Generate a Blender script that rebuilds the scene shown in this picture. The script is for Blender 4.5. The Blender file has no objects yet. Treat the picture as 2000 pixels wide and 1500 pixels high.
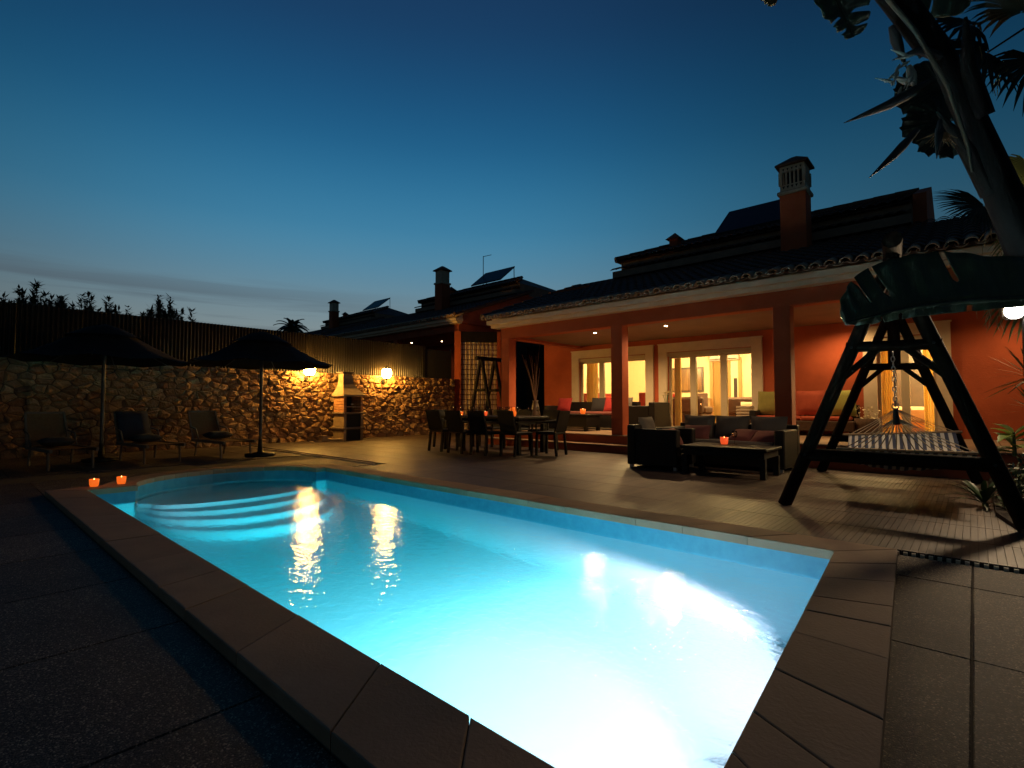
import bpy, bmesh, math, random
from mathutils import Vector, Matrix, noise as mnoise
R = math.radians
random.seed(7)
sc = bpy.context.scene
col = sc.collection

# ------------------------------------------------------------------ camera
cam_d = bpy.data.cameras.new("camera"); cam = bpy.data.objects.new("camera", cam_d); col.objects.link(cam)
cam_d.sensor_width = 36; cam_d.lens = 18.0; cam_d.clip_start = .03; cam_d.clip_end = 3000
cam.location = (0, 0, 1.0)
cam.rotation_euler = (R(90 + 2.29), 0, R(42))
sc.camera = cam

# ------------------------------------------------------------------ render / exposure
sc.render.engine = 'CYCLES'
cy = sc.cycles
cy.use_denoising = True
try: cy.denoiser = 'OPENIMAGEDENOISE'
except Exception: pass
cy.max_bounces = 10; cy.diffuse_bounces = 4; cy.glossy_bounces = 4; cy.transmission_bounces = 8
cy.transparent_max_bounces = 12; cy.volume_bounces = 0
cy.sample_clamp_indirect = 4.0
cy.blur_glossy = .3
cy.use_light_tree = True
vs = sc.view_settings
vs.view_transform = 'Standard'; vs.look = 'None'; vs.exposure = 0.0; vs.gamma = 1.0; vs.use_curve_mapping = False

# ------------------------------------------------------------------ sky: clear dusk, glow in the west, thin cloud streaks low down
W = bpy.data.worlds.new("World"); sc.world = W; W.use_nodes = True
nt = W.node_tree; nt.nodes.clear()
def N(tree, typ, **kw):
    n = tree.nodes.new(typ)
    for k, v in kw.items():
        if k.startswith('i_'):
            key = k[2:]
            n.inputs[int(key) if key.isdigit() else key].default_value = v
        else: setattr(n, k, v)
    return n
def ramp(tree, stops, interp='LINEAR'):
    n = tree.nodes.new('ShaderNodeValToRGB'); cr = n.color_ramp; cr.interpolation = interp
    while len(cr.elements) < len(stops): cr.elements.new(.5)
    for e, (p, c) in zip(cr.elements, stops):
        e.position = p; e.color = (c[0], c[1], c[2], 1) if not isinstance(c, (int, float)) else (c, c, c, 1)
    return n
def world():
    L = nt.links.new
    tc = N(nt, 'ShaderNodeTexCoord'); sep = N(nt, 'ShaderNodeSeparateXYZ'); L(tc.outputs['Generated'], sep.inputs[0])
    el = ramp(nt, [(0, (.31, .30, .26)), (.09, (.25, .285, .28)), (.165, (.18, .255, .285)), (.24, (.098, .245, .355)), (.32, (.046, .222, .38)),
                   (.45, (.011, .110, .250)), (.60, (.010, .042, .118)), (.8, (.008, .022, .060)), (1, (.007, .016, .042))], 'B_SPLINE')
    L(sep.outputs['Z'], el.inputs[0])
    # brighter round the direction of the set sun, falling off along the horizon
    flat = N(nt, 'ShaderNodeVectorMath', operation='MULTIPLY'); flat.inputs[1].default_value = (1, 1, 0); L(tc.outputs['Generated'], flat.inputs[0])
    nrm = N(nt, 'ShaderNodeVectorMath', operation='NORMALIZE'); L(flat.outputs[0], nrm.inputs[0])
    glow = N(nt, 'ShaderNodeVectorMath', operation='DOT_PRODUCT'); glow.inputs[1].default_value = (-.82, .572, 0); L(nrm.outputs[0], glow.inputs[0])
    sh = N(nt, 'ShaderNodeMath', operation='MULTIPLY_ADD', i_1=.5, i_2=.5); L(glow.outputs['Value'], sh.inputs[0])
    az = ramp(nt, [(0, .16), (.5, .20), (.75, .34), (.87, .48), (.94, .74), (1.0, 1.06)], 'B_SPLINE'); L(sh.outputs[0], az.inputs[0])
    mul = N(nt, 'ShaderNodeVectorMath', operation='SCALE'); L(el.outputs[0], mul.inputs[0]); L(az.outputs[0], mul.inputs[3])
    # cloud streaks: stretched noise in a band above the horizon
    mp = N(nt, 'ShaderNodeMapping'); mp.inputs['Scale'].default_value = (2.2, 1.1, 30); mp.inputs['Rotation'].default_value = (R(1.5), R(2.0), 0)
    L(tc.outputs['Generated'], mp.inputs[0])
    nz = N(nt, 'ShaderNodeTexNoise', i_Scale=1.15, i_Detail=5.0, i_Roughness=.55, i_Distortion=.5); L(mp.outputs[0], nz.inputs['Vector'])
    cl = ramp(nt, [(.44, 0), (.58, 1)]); L(nz.outputs[0], cl.inputs[0])
    band = ramp(nt, [(0, 0), (.05, .55), (.12, 1), (.17, 1), (.23, 0)]); L(sep.outputs['Z'], band.inputs[0])
    lft = N(nt, 'ShaderNodeVectorMath', operation='DOT_PRODUCT'); lft.inputs[1].default_value = (-.99, .10, 0); L(tc.outputs['Generated'], lft.inputs[0])
    lr = N(nt, 'ShaderNodeMapRange', i_1=.80, i_2=1.0); L(lft.outputs['Value'], lr.inputs[0])
    m1 = N(nt, 'ShaderNodeMath', operation='MULTIPLY'); L(cl.outputs[0], m1.inputs[0]); L(band.outputs[0], m1.inputs[1])
    m2 = N(nt, 'ShaderNodeMath', operation='MULTIPLY'); L(m1.outputs[0], m2.inputs[0]); L(lr.outputs[0], m2.inputs[1])
    m3 = N(nt, 'ShaderNodeMath', operation='MULTIPLY', i_1=.85); L(m2.outputs[0], m3.inputs[0])
    mix = N(nt, 'ShaderNodeMix', data_type='RGBA'); L(m3.outputs[0], mix.inputs[0]); L(mul.outputs[0], mix.inputs[6]); mix.inputs[7].default_value = (.075, .10, .125, 1)
    bg = N(nt, 'ShaderNodeBackground', i_Strength=1.0); L(mix.outputs[2], bg.inputs[0])
    out = N(nt, 'ShaderNodeOutputWorld'); L(bg.outputs[0], out.inputs[0])
world()

# ------------------------------------------------------------------ materials
M = {}
def mat(name, c1, rough=.6, c2=None, scale=6., bump=0., bscale=None, spec=.5, metal=0., detail=5., stretch=None, coords='Object',
        emis=None, estr=0., voronoi=False, rvar=0., sheen=0.):
    m = bpy.data.materials.new(name); m.use_nodes = True; t = m.node_tree; L = t.links.new
    b = t.nodes['Principled BSDF']; b.inputs['Roughness'].default_value = rough
    b.inputs['Metallic'].default_value = metal; b.inputs['Specular IOR Level'].default_value = spec
    if sheen: b.inputs['Sheen Weight'].default_value = sheen
    tc = N(t, 'ShaderNodeTexCoord'); src = tc.outputs[coords]
    if stretch:
        mp = N(t, 'ShaderNodeMapping'); mp.inputs['Scale'].default_value = stretch; L(src, mp.inputs[0]); src = mp.outputs[0]
    nz = N(t, 'ShaderNodeTexNoise', i_Scale=scale, i_Detail=detail, i_Roughness=.6); L(src, nz.inputs['Vector'])
    if c2 is None: c2 = tuple(v * .72 for v in c1)
    rp = ramp(t, [(.32, c2), (.68, c1)]); L(nz.outputs[0], rp.inputs[0])
    cout = rp.outputs[0]
    # each object a little different
    oi = N(t, 'ShaderNodeObjectInfo'); mr = N(t, 'ShaderNodeMapRange', i_3=.86, i_4=1.12); L(oi.outputs['Random'], mr.inputs[0])
    vm = N(t, 'ShaderNodeVectorMath', operation='SCALE'); L(cout, vm.inputs[0]); L(mr.outputs[0], vm.inputs[3])
    L(vm.outputs[0], b.inputs['Base Color'])
    if rvar:
        rr = N(t, 'ShaderNodeMapRange', i_3=max(.05, rough - rvar), i_4=min(1, rough + rvar)); L(nz.outputs[0], rr.inputs[0]); L(rr.outputs[0], b.inputs['Roughness'])
    if bump:
        n2 = N(t, 'ShaderNodeTexNoise', i_Scale=bscale or scale * 6, i_Detail=4.0, i_Roughness=.6); L(src, n2.inputs['Vector'])
        h = n2.outputs[0]
        if voronoi:
            vo = N(t, 'ShaderNodeTexVoronoi', i_Scale=bscale or scale * 6); L(src, vo.inputs['Vector']); h = vo.outputs['Distance']
        bp = N(t, 'ShaderNodeBump', i_Strength=1.0, i_Distance=bump); L(h, bp.inputs['Height']); L(bp.outputs[0], b.inputs['Normal'])
    if emis:
        b.inputs['Emission Color'].default_value = (*emis, 1); b.inputs['Emission Strength'].default_value = estr
    M[name] = m; return m
mat('terracotta_paint', (.48, .108, .040), .8, (.34, .072, .027), 1.7, .004, 28, spec=.25, detail=8)
mat('cream_paint', (.66, .55, .37), .6, (.56, .46, .30), 4, .001, 50)
mat('fascia_paint', (.80, .66, .47), .65, (.68, .55, .38), 4, .001, 50)
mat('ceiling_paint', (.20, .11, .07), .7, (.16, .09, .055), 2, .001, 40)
mat('interior_paint', (.80, .70, .46), .7, (.76, .66, .42), 2)
mat('interior_floor', (.42, .26, .14), .35, (.33, .2, .1), 3)
mat('roof_tile', (.150, .070, .042), .8, (.075, .040, .028), 3.5, .003, 30)
mat('eave_tile', (.50, .37, .25), .75, (.34, .22, .14), 9, .002, 40)
mat('chimney_cream', (.52, .46, .34), .75, (.40, .34, .24), 6, .002, 40)
mat('dark_wicker', (.013, .010, .008), .6, (.006, .005, .004), 30, .004, 120, stretch=(1, 1, 1.6), spec=.25)
mat('log_wood', (.018, .010, .005), .8, (.006, .0035, .002), 8, .003, 30, stretch=(3, 3, .8), spec=.06)
mat('dark_timber', (.012, .008, .006), .7, (.007, .005, .004), 8, .002, 40, spec=.2)
mat('pole_metal', (.07, .065, .06), .4, metal=.6)
mat('canopy_cloth', (.020, .014, .011), .95, (.012, .009, .007), 8, .002, 200, spec=.1)
mat('fence_metal', (.034, .027, .017), .36, (.016, .013, .010), 2.5, .001, 30, metal=.2, rvar=.1, spec=.35)
mat('fence_mesh', (.012, .012, .011), .8)
mat('mortar', (.14, .085, .045), .9, (.07, .05, .035), 12, .012, 40)
mat('coping_stone', (.33, .22, .14), .75, (.26, .17, .105), 5, .002, 60, spec=.25, rvar=.1)
mat('grout', (.05, .040, .030), .9)
mat('coping_grout', (.12, .085, .058), .9)
mat('pool_liner', (.33, .39, .46), .5, (.31, .37, .44), 1.2)
mat('pool_tile', (.06, .30, .42), .35, (.04, .24, .36), 14)
mat('steel', (.55, .55, .54), .28, metal=.9)
mat('black_metal', (.012, .012, .012), .45, metal=.4)
mat('white_plastic', (.55, .52, .46), .45, (.48, .45, .40), 5)
mat('lounger_frame', (.15, .125, .095), .5, (.10, .085, .065), 5, spec=.3)
mat('sling_fabric', (.17, .105, .055), .9, (.13, .08, .042), 30, .001, 200, spec=.1)
mat('navy_towel', (.016, .018, .035), .95, bump=.003, bscale=150)
mat('dark_cushion', (.030, .028, .030), .95, bump=.003, bscale=120)
mat('grey_cushion', (.155, .135, .105), .95, (.115, .10, .08), 5, .004, 120)
mat('red_cushion', (.40, .030, .028), .9, (.30, .022, .020), 5, .004, 120)
mat('rust_cushion', (.46, .085, .035), .9, (.36, .06, .025), 5, .004, 120)
mat('olive_cushion', (.26, .23, .055), .9, (.19, .17, .04), 5, .004, 120)
mat('green_cushion', (.32, .32, .07), .9, (.25, .25, .05), 5, .004, 120)
mat('pink_cushion', (.24, .075, .060), .9, (.18, .055, .045), 5, .004, 120)
mat('bbq_stone', (.36, .26, .15), .8, (.26, .18, .10), 9, .003, 50)
mat('bbq_brick', (.55, .28, .13), .8, (.42, .19, .08), 7, .003, 50)
mat('bbq_slab', (.24, .18, .13), .8, (.17, .12, .09), 9, .003, 50)
mat('soot_and_shade', (.010, .010, .010), .8)  # black for soot, and for the shade painted as chimney holes
mat('sofa_brown', (.11, .062, .045), .85, (.085, .048, .035), 6, .003, 120)
mat('red_lacquer', (.30, .022, .018), .35)
mat('bronze', (.05, .03, .018), .4, metal=.5)
mat('door_wood', (.50, .27, .09), .5, (.40, .21, .07), 5, stretch=(6, 6, .7))
mat('curtain', (.66, .50, .22), .9, (.58, .44, .19), 4)
mat('dark_curtain', (.10, .045, .028), .9)
mat('bedding', (.68, .56, .38), .9, (.60, .49, .33), 6, .004, 40)
mat('wardrobe', (.035, .025, .02), .4)
mat('picture', (.30, .17, .06), .3, (.10, .06, .03), 3.0, stretch=(6, 1, .4))
mat('frame_dark', (.06, .035, .02), .4)
mat('rope', (.58, .47, .31), .9, (.46, .37, .24), 40)
mat('spreader_wood', (.42, .28, .15), .6, (.33, .21, .11), 12)
mat('leaf_strelitzia', (.105, .125, .080), .5, (.060, .078, .050), 4, .004, 12, stretch=(5, 5, 1), spec=.3, rvar=.1)
mat('leaf_trunk', (.013, .011, .008), .75, (.006, .005, .004), 4, .006, 7, stretch=(3, 3, .35), spec=.12)
mat('petiole_edge_highlight', (.085, .075, .042), .5)
mat('bract', (.040, .040, .036), .55, (.018, .020, .020), 8, spec=.3)
mat('pale_bract', (.46, .46, .36), .6)
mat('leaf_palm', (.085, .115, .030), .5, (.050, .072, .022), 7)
mat('leaf_palm_shaded', (.032, .034, .020), .6, (.018, .020, .012), 7, spec=.25)  # palm leaf copy with the unlit fronds' shade put into its colour
mat('dry_palm', (.34, .22, .085), .8, (.26, .16, .06), 8)
mat('palm_trunk', (.10, .075, .05), .9, (.05, .038, .026), 8, .02, 14)
mat('leaf_green', (.05, .095, .028), .45, (.03, .06, .02), 7)
mat('leaf_lime', (.24, .32, .05), .45, (.17, .24, .04), 5)
mat('leaf_shrub', (.040, .060, .022), .5, (.022, .034, .014), 4)
mat('twig', (.05, .035, .022), .9)
mat('petal_orange', (.60, .17, .05), .6)
mat('petal_cream', (.66, .55, .30), .7)
mat('soil', (.035, .024, .016), .95, (.02, .014, .01), 6, .02, 25)
mat('far_ground', (.06, .055, .035), .95, (.035, .035, .022), .4)
mat('wax', (.75, .62, .45), .6)
mat('basket', (.12, .065, .03), .8, (.06, .034, .018), 30, .006, 60)
mat('lattice_wood', (.16, .075, .04), .7, (.11, .05, .03), 8)
mat('panel_glass', (.008, .008, .010), .45, spec=.2)
mat('fascia_paint_dim', (.26, .17, .11), .75, (.18, .12, .08), 4, .001, 50)  # darker copy of the fascia paint, upper storey's dimness put into the colour
mat('lattice_back', (.80, .66, .46), .8, (.68, .55, .38), 3)
mat('aluminium_frame', (.50, .42, .27), .45, (.44, .37, .23), 4)
mat('book_paper', (.45, .36, .24), .8)
mat('chain_metal', (.30, .28, .25), .35, metal=.9)

def translucent(name, c, k):
    t = M[name].node_tree; L = t.links.new; b = t.nodes['Principled BSDF']; o = t.nodes['Material Output']
    tr = N(t, 'ShaderNodeBsdfTranslucent'); tr.inputs[0].default_value = (*c, 1); mx = N(t, 'ShaderNodeMixShader', i_0=k)
    L(b.outputs[0], mx.inputs[1]); L(tr.outputs[0], mx.inputs[2]); L(mx.outputs[0], o.inputs['Surface'])
translucent('curtain', (.78, .60, .26), .6)
translucent('leaf_strelitzia', (.10, .16, .05), .25)
translucent('leaf_palm', (.16, .20, .05), .3)
translucent('leaf_lime', (.30, .38, .06), .3)

def emitter(name, c, s, base=(.8, .8, .8)):
    m = bpy.data.materials.new(name); m.use_nodes = True; b = m.node_tree.nodes['Principled BSDF']
    b.inputs['Base Color'].default_value = (*base, 1); b.inputs['Emission Color'].default_value = (*c, 1); b.inputs['Emission Strength'].default_value = s
    b.inputs['Roughness'].default_value = .4
    M[name] = m; return m
emitter('lantern_glow', (1, .50, .09), 230)
emitter('downlight_glow', (1, .68, .36), 40)
emitter('ceiling_lamp_glow', (1, .60, .18), 16)
emitter('candle_amber', (1, .15, .012), .85, (.5, .1, .02))
emitter('candle_flame', (1, .55, .14), 6)
emitter('candle_red', (1, .10, .02), .8, (.5, .06, .03))
emitter('candle_white', (1, .72, .45), 3)
emitter('flood_glow', (1, .93, .80), 45)
emitter('pool_lamp_glow', (.82, .97, 1), 6)

def glass_thin(name, tint=(.97, .97, .95), gloss=.5):
    m = bpy.data.materials.new(name); m.use_nodes = True; t = m.node_tree; t.nodes.clear(); L = t.links.new
    tr = N(t, 'ShaderNodeBsdfTransparent'); tr.inputs[0].default_value = (*tint, 1)
    gl = N(t, 'ShaderNodeBsdfGlossy'); gl.inputs['Roughness'].default_value = .02
    fr = N(t, 'ShaderNodeFresnel', i_IOR=1.35); mx = N(t, 'ShaderNodeMixShader'); o = N(t, 'ShaderNodeOutputMaterial')
    L(fr.outputs[0], mx.inputs[0]); L(tr.outputs[0], mx.inputs[1]); L(gl.outputs[0], mx.inputs[2]); L(mx.outputs[0], o.inputs[0])
    M[name] = m; return m
glass_thin('pane_glass'); glass_thin('drink_glass', (.90, .90, .86))

def stone_mat():
    m = bpy.data.materials.new('field_stone'); m.use_nodes = True; t = m.node_tree; L = t.links.new; b = t.nodes['Principled BSDF']
    b.inputs['Roughness'].default_value = .8
    tc = N(t, 'ShaderNodeTexCoord'); oi = N(t, 'ShaderNodeObjectInfo'); at = N(t, 'ShaderNodeAttribute', attribute_name='tone')
    ad = N(t, 'ShaderNodeMath', operation='ADD'); L(oi.outputs['Random'], ad.inputs[0]); L(at.outputs['Fac'], ad.inputs[1])
    fr = N(t, 'ShaderNodeMath', operation='FRACT'); L(ad.outputs[0], fr.inputs[0])
    rp = ramp(t, [(0, (.27, .145, .060)), (.3, (.38, .225, .092)), (.55, (.31, .155, .068)), (.8, (.43, .28, .125)), (1, (.21, .12, .060))]); L(fr.outputs[0], rp.inputs[0])
    nz = N(t, 'ShaderNodeTexNoise', i_Scale=14.0, i_Detail=5.0); L(tc.outputs['Object'], nz.inputs['Vector'])
    mr = N(t, 'ShaderNodeMapRange', i_3=.55, i_4=1.3); L(nz.outputs[0], mr.inputs[0])
    sc_ = N(t, 'ShaderNodeVectorMath', operation='SCALE'); L(rp.outputs[0], sc_.inputs[0]); L(mr.outputs[0], sc_.inputs[3]); L(sc_.outputs[0], b.inputs['Base Color'])
    n2 = N(t, 'ShaderNodeTexNoise', i_Scale=26.0, i_Detail=4.0); L(tc.outputs['Object'], n2.inputs['Vector'])
    bp = N(t, 'ShaderNodeBump', i_Distance=.02); L(n2.outputs[0], bp.inputs['Height']); L(bp.outputs[0], b.inputs['Normal'])
    M['field_stone'] = m
stone_mat()

def aggregate_mat():
    m = bpy.data.materials.new('aggregate'); m.use_nodes = True; t = m.node_tree; L = t.links.new; b = t.nodes['Principled BSDF']
    tc = N(t, 'ShaderNodeTexCoord')
    vo = N(t, 'ShaderNodeTexVoronoi', i_Scale=210.0); L(tc.outputs['Object'], vo.inputs['Vector'])
    hs = N(t, 'ShaderNodeSeparateColor'); L(vo.outputs['Color'], hs.inputs[0])
    rp = ramp(t, [(0, (.032, .025, .019)), (.55, (.072, .056, .042)), (.82, (.120, .094, .068)), (.9, (.18, .14, .10)), (1, (.50, .39, .27))]); L(hs.outputs[0], rp.inputs[0])
    nz = N(t, 'ShaderNodeTexNoise', i_Scale=3.0, i_Detail=4.0); L(tc.outputs['Object'], nz.inputs['Vector'])
    mr = N(t, 'ShaderNodeMapRange', i_3=.45, i_4=1.5); L(nz.outputs[0], mr.inputs[0])
    oi = N(t, 'ShaderNodeObjectInfo'); ob = N(t, 'ShaderNodeMapRange', i_3=.75, i_4=1.25); L(oi.outputs['Random'], ob.inputs[0])
    m0 = N(t, 'ShaderNodeMath', operation='MULTIPLY'); L(mr.outputs[0], m0.inputs[0]); L(ob.outputs[0], m0.inputs[1])
    s_ = N(t, 'ShaderNodeVectorMath', operation='SCALE'); L(rp.outputs[0], s_.inputs[0]); L(m0.outputs[0], s_.inputs[3]); L(s_.outputs[0], b.inputs['Base Color'])
    b.inputs['Roughness'].default_value = .6; b.inputs['Specular IOR Level'].default_value = .15
    inv = N(t, 'ShaderNodeMath', operation='SUBTRACT', i_0=1.0); L(vo.outputs['Distance'], inv.inputs[1])
    bp = N(t, 'ShaderNodeBump', i_Distance=.0010); L(inv.outputs[0], bp.inputs['Height']); L(bp.outputs[0], b.inputs['Normal'])
    M['aggregate'] = m
aggregate_mat()

def deck_mat():
    m = bpy.data.materials.new('deck_board'); m.use_nodes = True; t = m.node_tree; L = t.links.new; b = t.nodes['Principled BSDF']
    tc = N(t, 'ShaderNodeTexCoord'); oi = N(t, 'ShaderNodeObjectInfo')
    mp = N(t, 'ShaderNodeMapping'); mp.inputs['Scale'].default_value = (26, 1.6, 10); L(tc.outputs['Object'], mp.inputs[0])
    nz = N(t, 'ShaderNodeTexNoise', i_Scale=2.5, i_Detail=6.0); L(mp.outputs[0], nz.inputs['Vector'])
    rp = ramp(t, [(.3, (.036, .022, .014)), (.7, (.078, .050, .032))]); L(nz.outputs[0], rp.inputs[0])
    n3 = N(t, 'ShaderNodeTexNoise', i_Scale=1.1, i_Detail=4.0); L(tc.outputs['Object'], n3.inputs['Vector'])
    mr = N(t, 'ShaderNodeMapRange', i_3=.7, i_4=1.35); L(n3.outputs[0], mr.inputs[0])
    at = N(t, 'ShaderNodeAttribute', attribute_name='tone'); mr2 = N(t, 'ShaderNodeMapRange', i_3=.75, i_4=1.3); L(at.outputs['Fac'], mr2.inputs[0])
    ob = N(t, 'ShaderNodeMapRange', i_3=.72, i_4=1.3); L(oi.outputs['Random'], ob.inputs[0])
    m0 = N(t, 'ShaderNodeMath', operation='MULTIPLY'); L(mr.outputs[0], m0.inputs[0]); L(ob.outputs[0], m0.inputs[1])
    mm = N(t, 'ShaderNodeMath', operation='MULTIPLY'); L(m0.outputs[0], mm.inputs[0]); L(mr2.outputs[0], mm.inputs[1])
    s_ = N(t, 'ShaderNodeVectorMath', operation='SCALE'); L(rp.outputs[0], s_.inputs[0]); L(mm.outputs[0], s_.inputs[3]); L(s_.outputs[0], b.inputs['Base Color'])
    rr = N(t, 'ShaderNodeMapRange', i_3=.44, i_4=.70); L(n3.outputs[0], rr.inputs[0]); L(rr.outputs[0], b.inputs['Roughness'])
    bp = N(t, 'ShaderNodeBump', i_Distance=.0025, i_Strength=.6); L(nz.outputs[0], bp.inputs['Height']); L(bp.outputs[0], b.inputs['Normal'])
    M['deck_board'] = m
deck_mat()

def water_mat():
    m = bpy.data.materials.new('pool_water'); m.use_nodes = True; t = m.node_tree; t.nodes.clear(); L = t.links.new
    g = N(t, 'ShaderNodeBsdfGlass', i_IOR=1.333, i_Roughness=0.0)
    tc = N(t, 'ShaderNodeTexCoord')
    n1 = N(t, 'ShaderNodeTexNoise', i_Scale=13.0, i_Detail=1.5, i_Roughness=.5, i_Distortion=.3); L(tc.outputs['Object'], n1.inputs['Vector'])
    n2 = N(t, 'ShaderNodeTexNoise', i_Scale=46.0, i_Detail=2.0, i_Roughness=.5); L(tc.outputs['Object'], n2.inputs['Vector'])
    mm = N(t, 'ShaderNodeMath', operation='MULTIPLY', i_1=.36); L(n2.outputs[0], mm.inputs[0])
    ad = N(t, 'ShaderNodeMath', operation='ADD'); L(n1.outputs[0], ad.inputs[0]); L(mm.outputs[0], ad.inputs[1])
    bp = N(t, 'ShaderNodeBump', i_Distance=.0046, i_Strength=1.0); L(ad.outputs[0], bp.inputs['Height']); L(bp.outputs[0], g.inputs['Normal'])
    va = N(t, 'ShaderNodeVolumeAbsorption', i_Density=.76); va.inputs['Color'].default_value = (.0, .93, .945, 1)
    o = N(t, 'ShaderNodeOutputMaterial'); L(g.outputs[0], o.inputs['Surface']); L(va.outputs[0], o.inputs['Volume'])
    M['pool_water'] = m
water_mat()

def stripe_mat():
    m = bpy.data.materials.new('hammock_stripe'); m.use_nodes = True; t = m.node_tree; L = t.links.new; b = t.nodes['Principled BSDF']; b.inputs['Roughness'].default_value = .9
    uv = N(t, 'ShaderNodeUVMap'); sp = N(t, 'ShaderNodeSeparateXYZ'); L(uv.outputs[0], sp.inputs[0])
    mu = N(t, 'ShaderNodeMath', operation='MULTIPLY', i_1=15.0); L(sp.outputs[0], mu.inputs[0])
    fr = N(t, 'ShaderNodeMath', operation='FRACT'); L(mu.outputs[0], fr.inputs[0])
    rp = ramp(t, [(.0, (.62, .57, .48)), (.49, (.62, .57, .48)), (.52, (.045, .055, .095)), (.97, (.045, .055, .095))]); L(fr.outputs[0], rp.inputs[0])
    L(rp.outputs[0], b.inputs['Base Color'])
    M['hammock_stripe'] = m
stripe_mat()

# ------------------------------------------------------------------ mesh helpers
class MB:
    def __init__(s): s.v = []; s.f = []; s.sm = []; s.uv = {}
    def add(s, vs_, fs_, smooth=False):
        b = len(s.v); s.v += [tuple(p) for p in vs_]
        for f in fs_: s.f.append(tuple(i + b for i in f)); s.sm.append(smooth)
        return s
    def box(s, x0, x1, y0, y1, z0, z1, bev=0.):
        if bev <= 0:
            s.add([(x0,y0,z0),(x1,y0,z0),(x1,y1,z0),(x0,y1,z0),(x0,y0,z1),(x1,y0,z1),(x1,y1,z1),(x0,y1,z1)],
                  [(0,3,2,1),(4,5,6,7),(0,1,5,4),(1,2,6,5),(2,3,7,6),(3,0,4,7)])
        else:
            b_ = min(bev, (x1-x0)*.45, (y1-y0)*.45, (z1-z0)*.45)
            bm = bmesh.new(); bmesh.ops.create_cube(bm, size=1.0)
            for v in bm.verts: v.co = ((x0+x1)/2 + v.co.x*(x1-x0), (y0+y1)/2 + v.co.y*(y1-y0), (z0+z1)/2 + v.co.z*(z1-z0))
            bmesh.ops.bevel(bm, geom=list(bm.edges), offset=b_, segments=1, affect='EDGES', profile=.5)
            bm.verts.index_update()
            s.add([v.co[:] for v in bm.verts], [[v.index for v in f.verts] for f in bm.faces]); bm.free()
        return s
    def tube(s, pts, rad, n=8, caps=True, smooth=True):
        pts = [Vector(p) for p in pts]; k = len(pts)
        if isinstance(rad, (int, float)): rad = [rad]*k
        up = None; rings = []
        for i, p in enumerate(pts):
            d = (pts[min(i+1, k-1)] - pts[max(i-1, 0)]).normalized()
            if up is None: up = Vector((0,0,1)) if abs(d.z) < .9 else Vector((1,0,0))
            a = d.cross(up).normalized(); up = a.cross(d).normalized()
            rings.append([p + (a*math.cos(2*math.pi*j/n) + up*math.sin(2*math.pi*j/n))*rad[i] for j in range(n)])
        vs_ = [q for r in rings for q in r]; fs = []
        for i in range(k-1):
            for j in range(n): fs.append((i*n+j, i*n+(j+1)%n, (i+1)*n+(j+1)%n, (i+1)*n+j))
        s.add(vs_, fs, smooth)
        if caps: s.add(rings[0], [tuple(range(n))]); s.add(rings[-1], [tuple(range(n))[::-1]])
        return s
    def bar(s, p, q, w, h):
        p = Vector(p); q = Vector(q); d = (q-p).normalized(); up = Vector((0,0,1)) if abs(d.z) < .95 else Vector((0,1,0))
        a = d.cross(up).normalized(); b = a.cross(d).normalized(); vs_ = []
        for c in (p, q):
            for sa, sb in ((-1,-1),(1,-1),(1,1),(-1,1)): vs_.append(c + a*sa*w/2 + b*sb*h/2)
        s.add(vs_, [(0,3,2,1),(4,5,6,7),(0,1,5,4),(1,2,6,5),(2,3,7,6),(3,0,4,7)]); return s
    def lathe(s, prof, c=(0,0,0), n=14, smooth=True):
        c = Vector(c); vs_ = []; k = len(prof)
        for r, z in prof:
            for j in range(n): a = 2*math.pi*j/n; vs_.append((c.x + r*math.cos(a), c.y + r*math.sin(a), c.z + z))
        fs = []
        for i in range(k-1):
            for j in range(n): fs.append((i*n+j, i*n+(j+1)%n, (i+1)*n+(j+1)%n, (i+1)*n+j))
        if prof[0][0] > 1e-4: fs.append(tuple(range(n))[::-1])
        if prof[-1][0] > 1e-4: fs.append(tuple((k-1)*n + j for j in range(n)))
        s.add(vs_, fs, smooth); return s
    def prism(s, poly, z0, z1):
        n = len(poly); s.add([(x,y,z0) for x,y in poly] + [(x,y,z1) for x,y in poly],
            [tuple(range(n))[::-1], tuple(range(n, 2*n))] + [(i,(i+1)%n,n+(i+1)%n,n+i) for i in range(n)]); return s
    def loft(s, rings, smooth=False, caps=True):
        n = len(rings[0]); vs_ = [p for r in rings for p in r]; fs = []
        for i in range(len(rings)-1):
            for j in range(n): fs.append((i*n+j, i*n+(j+1)%n, (i+1)*n+(j+1)%n, (i+1)*n+j))
        if caps: fs += [tuple(range(n))[::-1], tuple((len(rings)-1)*n + j for j in range(n))]
        s.add(vs_, fs, smooth); return s
    def cushion(s, c, sx, sy, sz, rot=(0,0,0), puff=.5, seed=0):
        # pillow: pinched rim, full middle
        n = 9; rm = Matrix.Rotation(rot[2],4,'Z') @ Matrix.Rotation(rot[1],4,'Y') @ Matrix.Rotation(rot[0],4,'X'); c = Vector(c); vs_ = []
        for side in (1, -1):
            for i in range(n):
                for j in range(n):
                    u = i/(n-1)*2-1; v = j/(n-1)*2-1
                    th = ((1-abs(u)**2.6)*(1-abs(v)**2.6))**puff
                    k = 1 - .06*(1-abs(v))*abs(u)**4; k2 = 1 - .06*(1-abs(u))*abs(v)**4
                    wob = .05*mnoise.noise(Vector((u*1.7+seed*3.1, v*1.7, side*2.)))
                    p = Vector((u*sx/2*k, v*sy/2*k2, side*sz/2*max(0, th+wob*th)))
                    vs_.append(c + rm @ p)
        fs = []
        for sd in range(2):
            o = sd*n*n
            for i in range(n-1):
                for j in range(n-1):
                    q = (o+i*n+j, o+(i+1)*n+j, o+(i+1)*n+j+1, o+i*n+j+1); fs.append(q if sd == 0 else q[::-1])
        s.add(vs_, fs, True); return s
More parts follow.
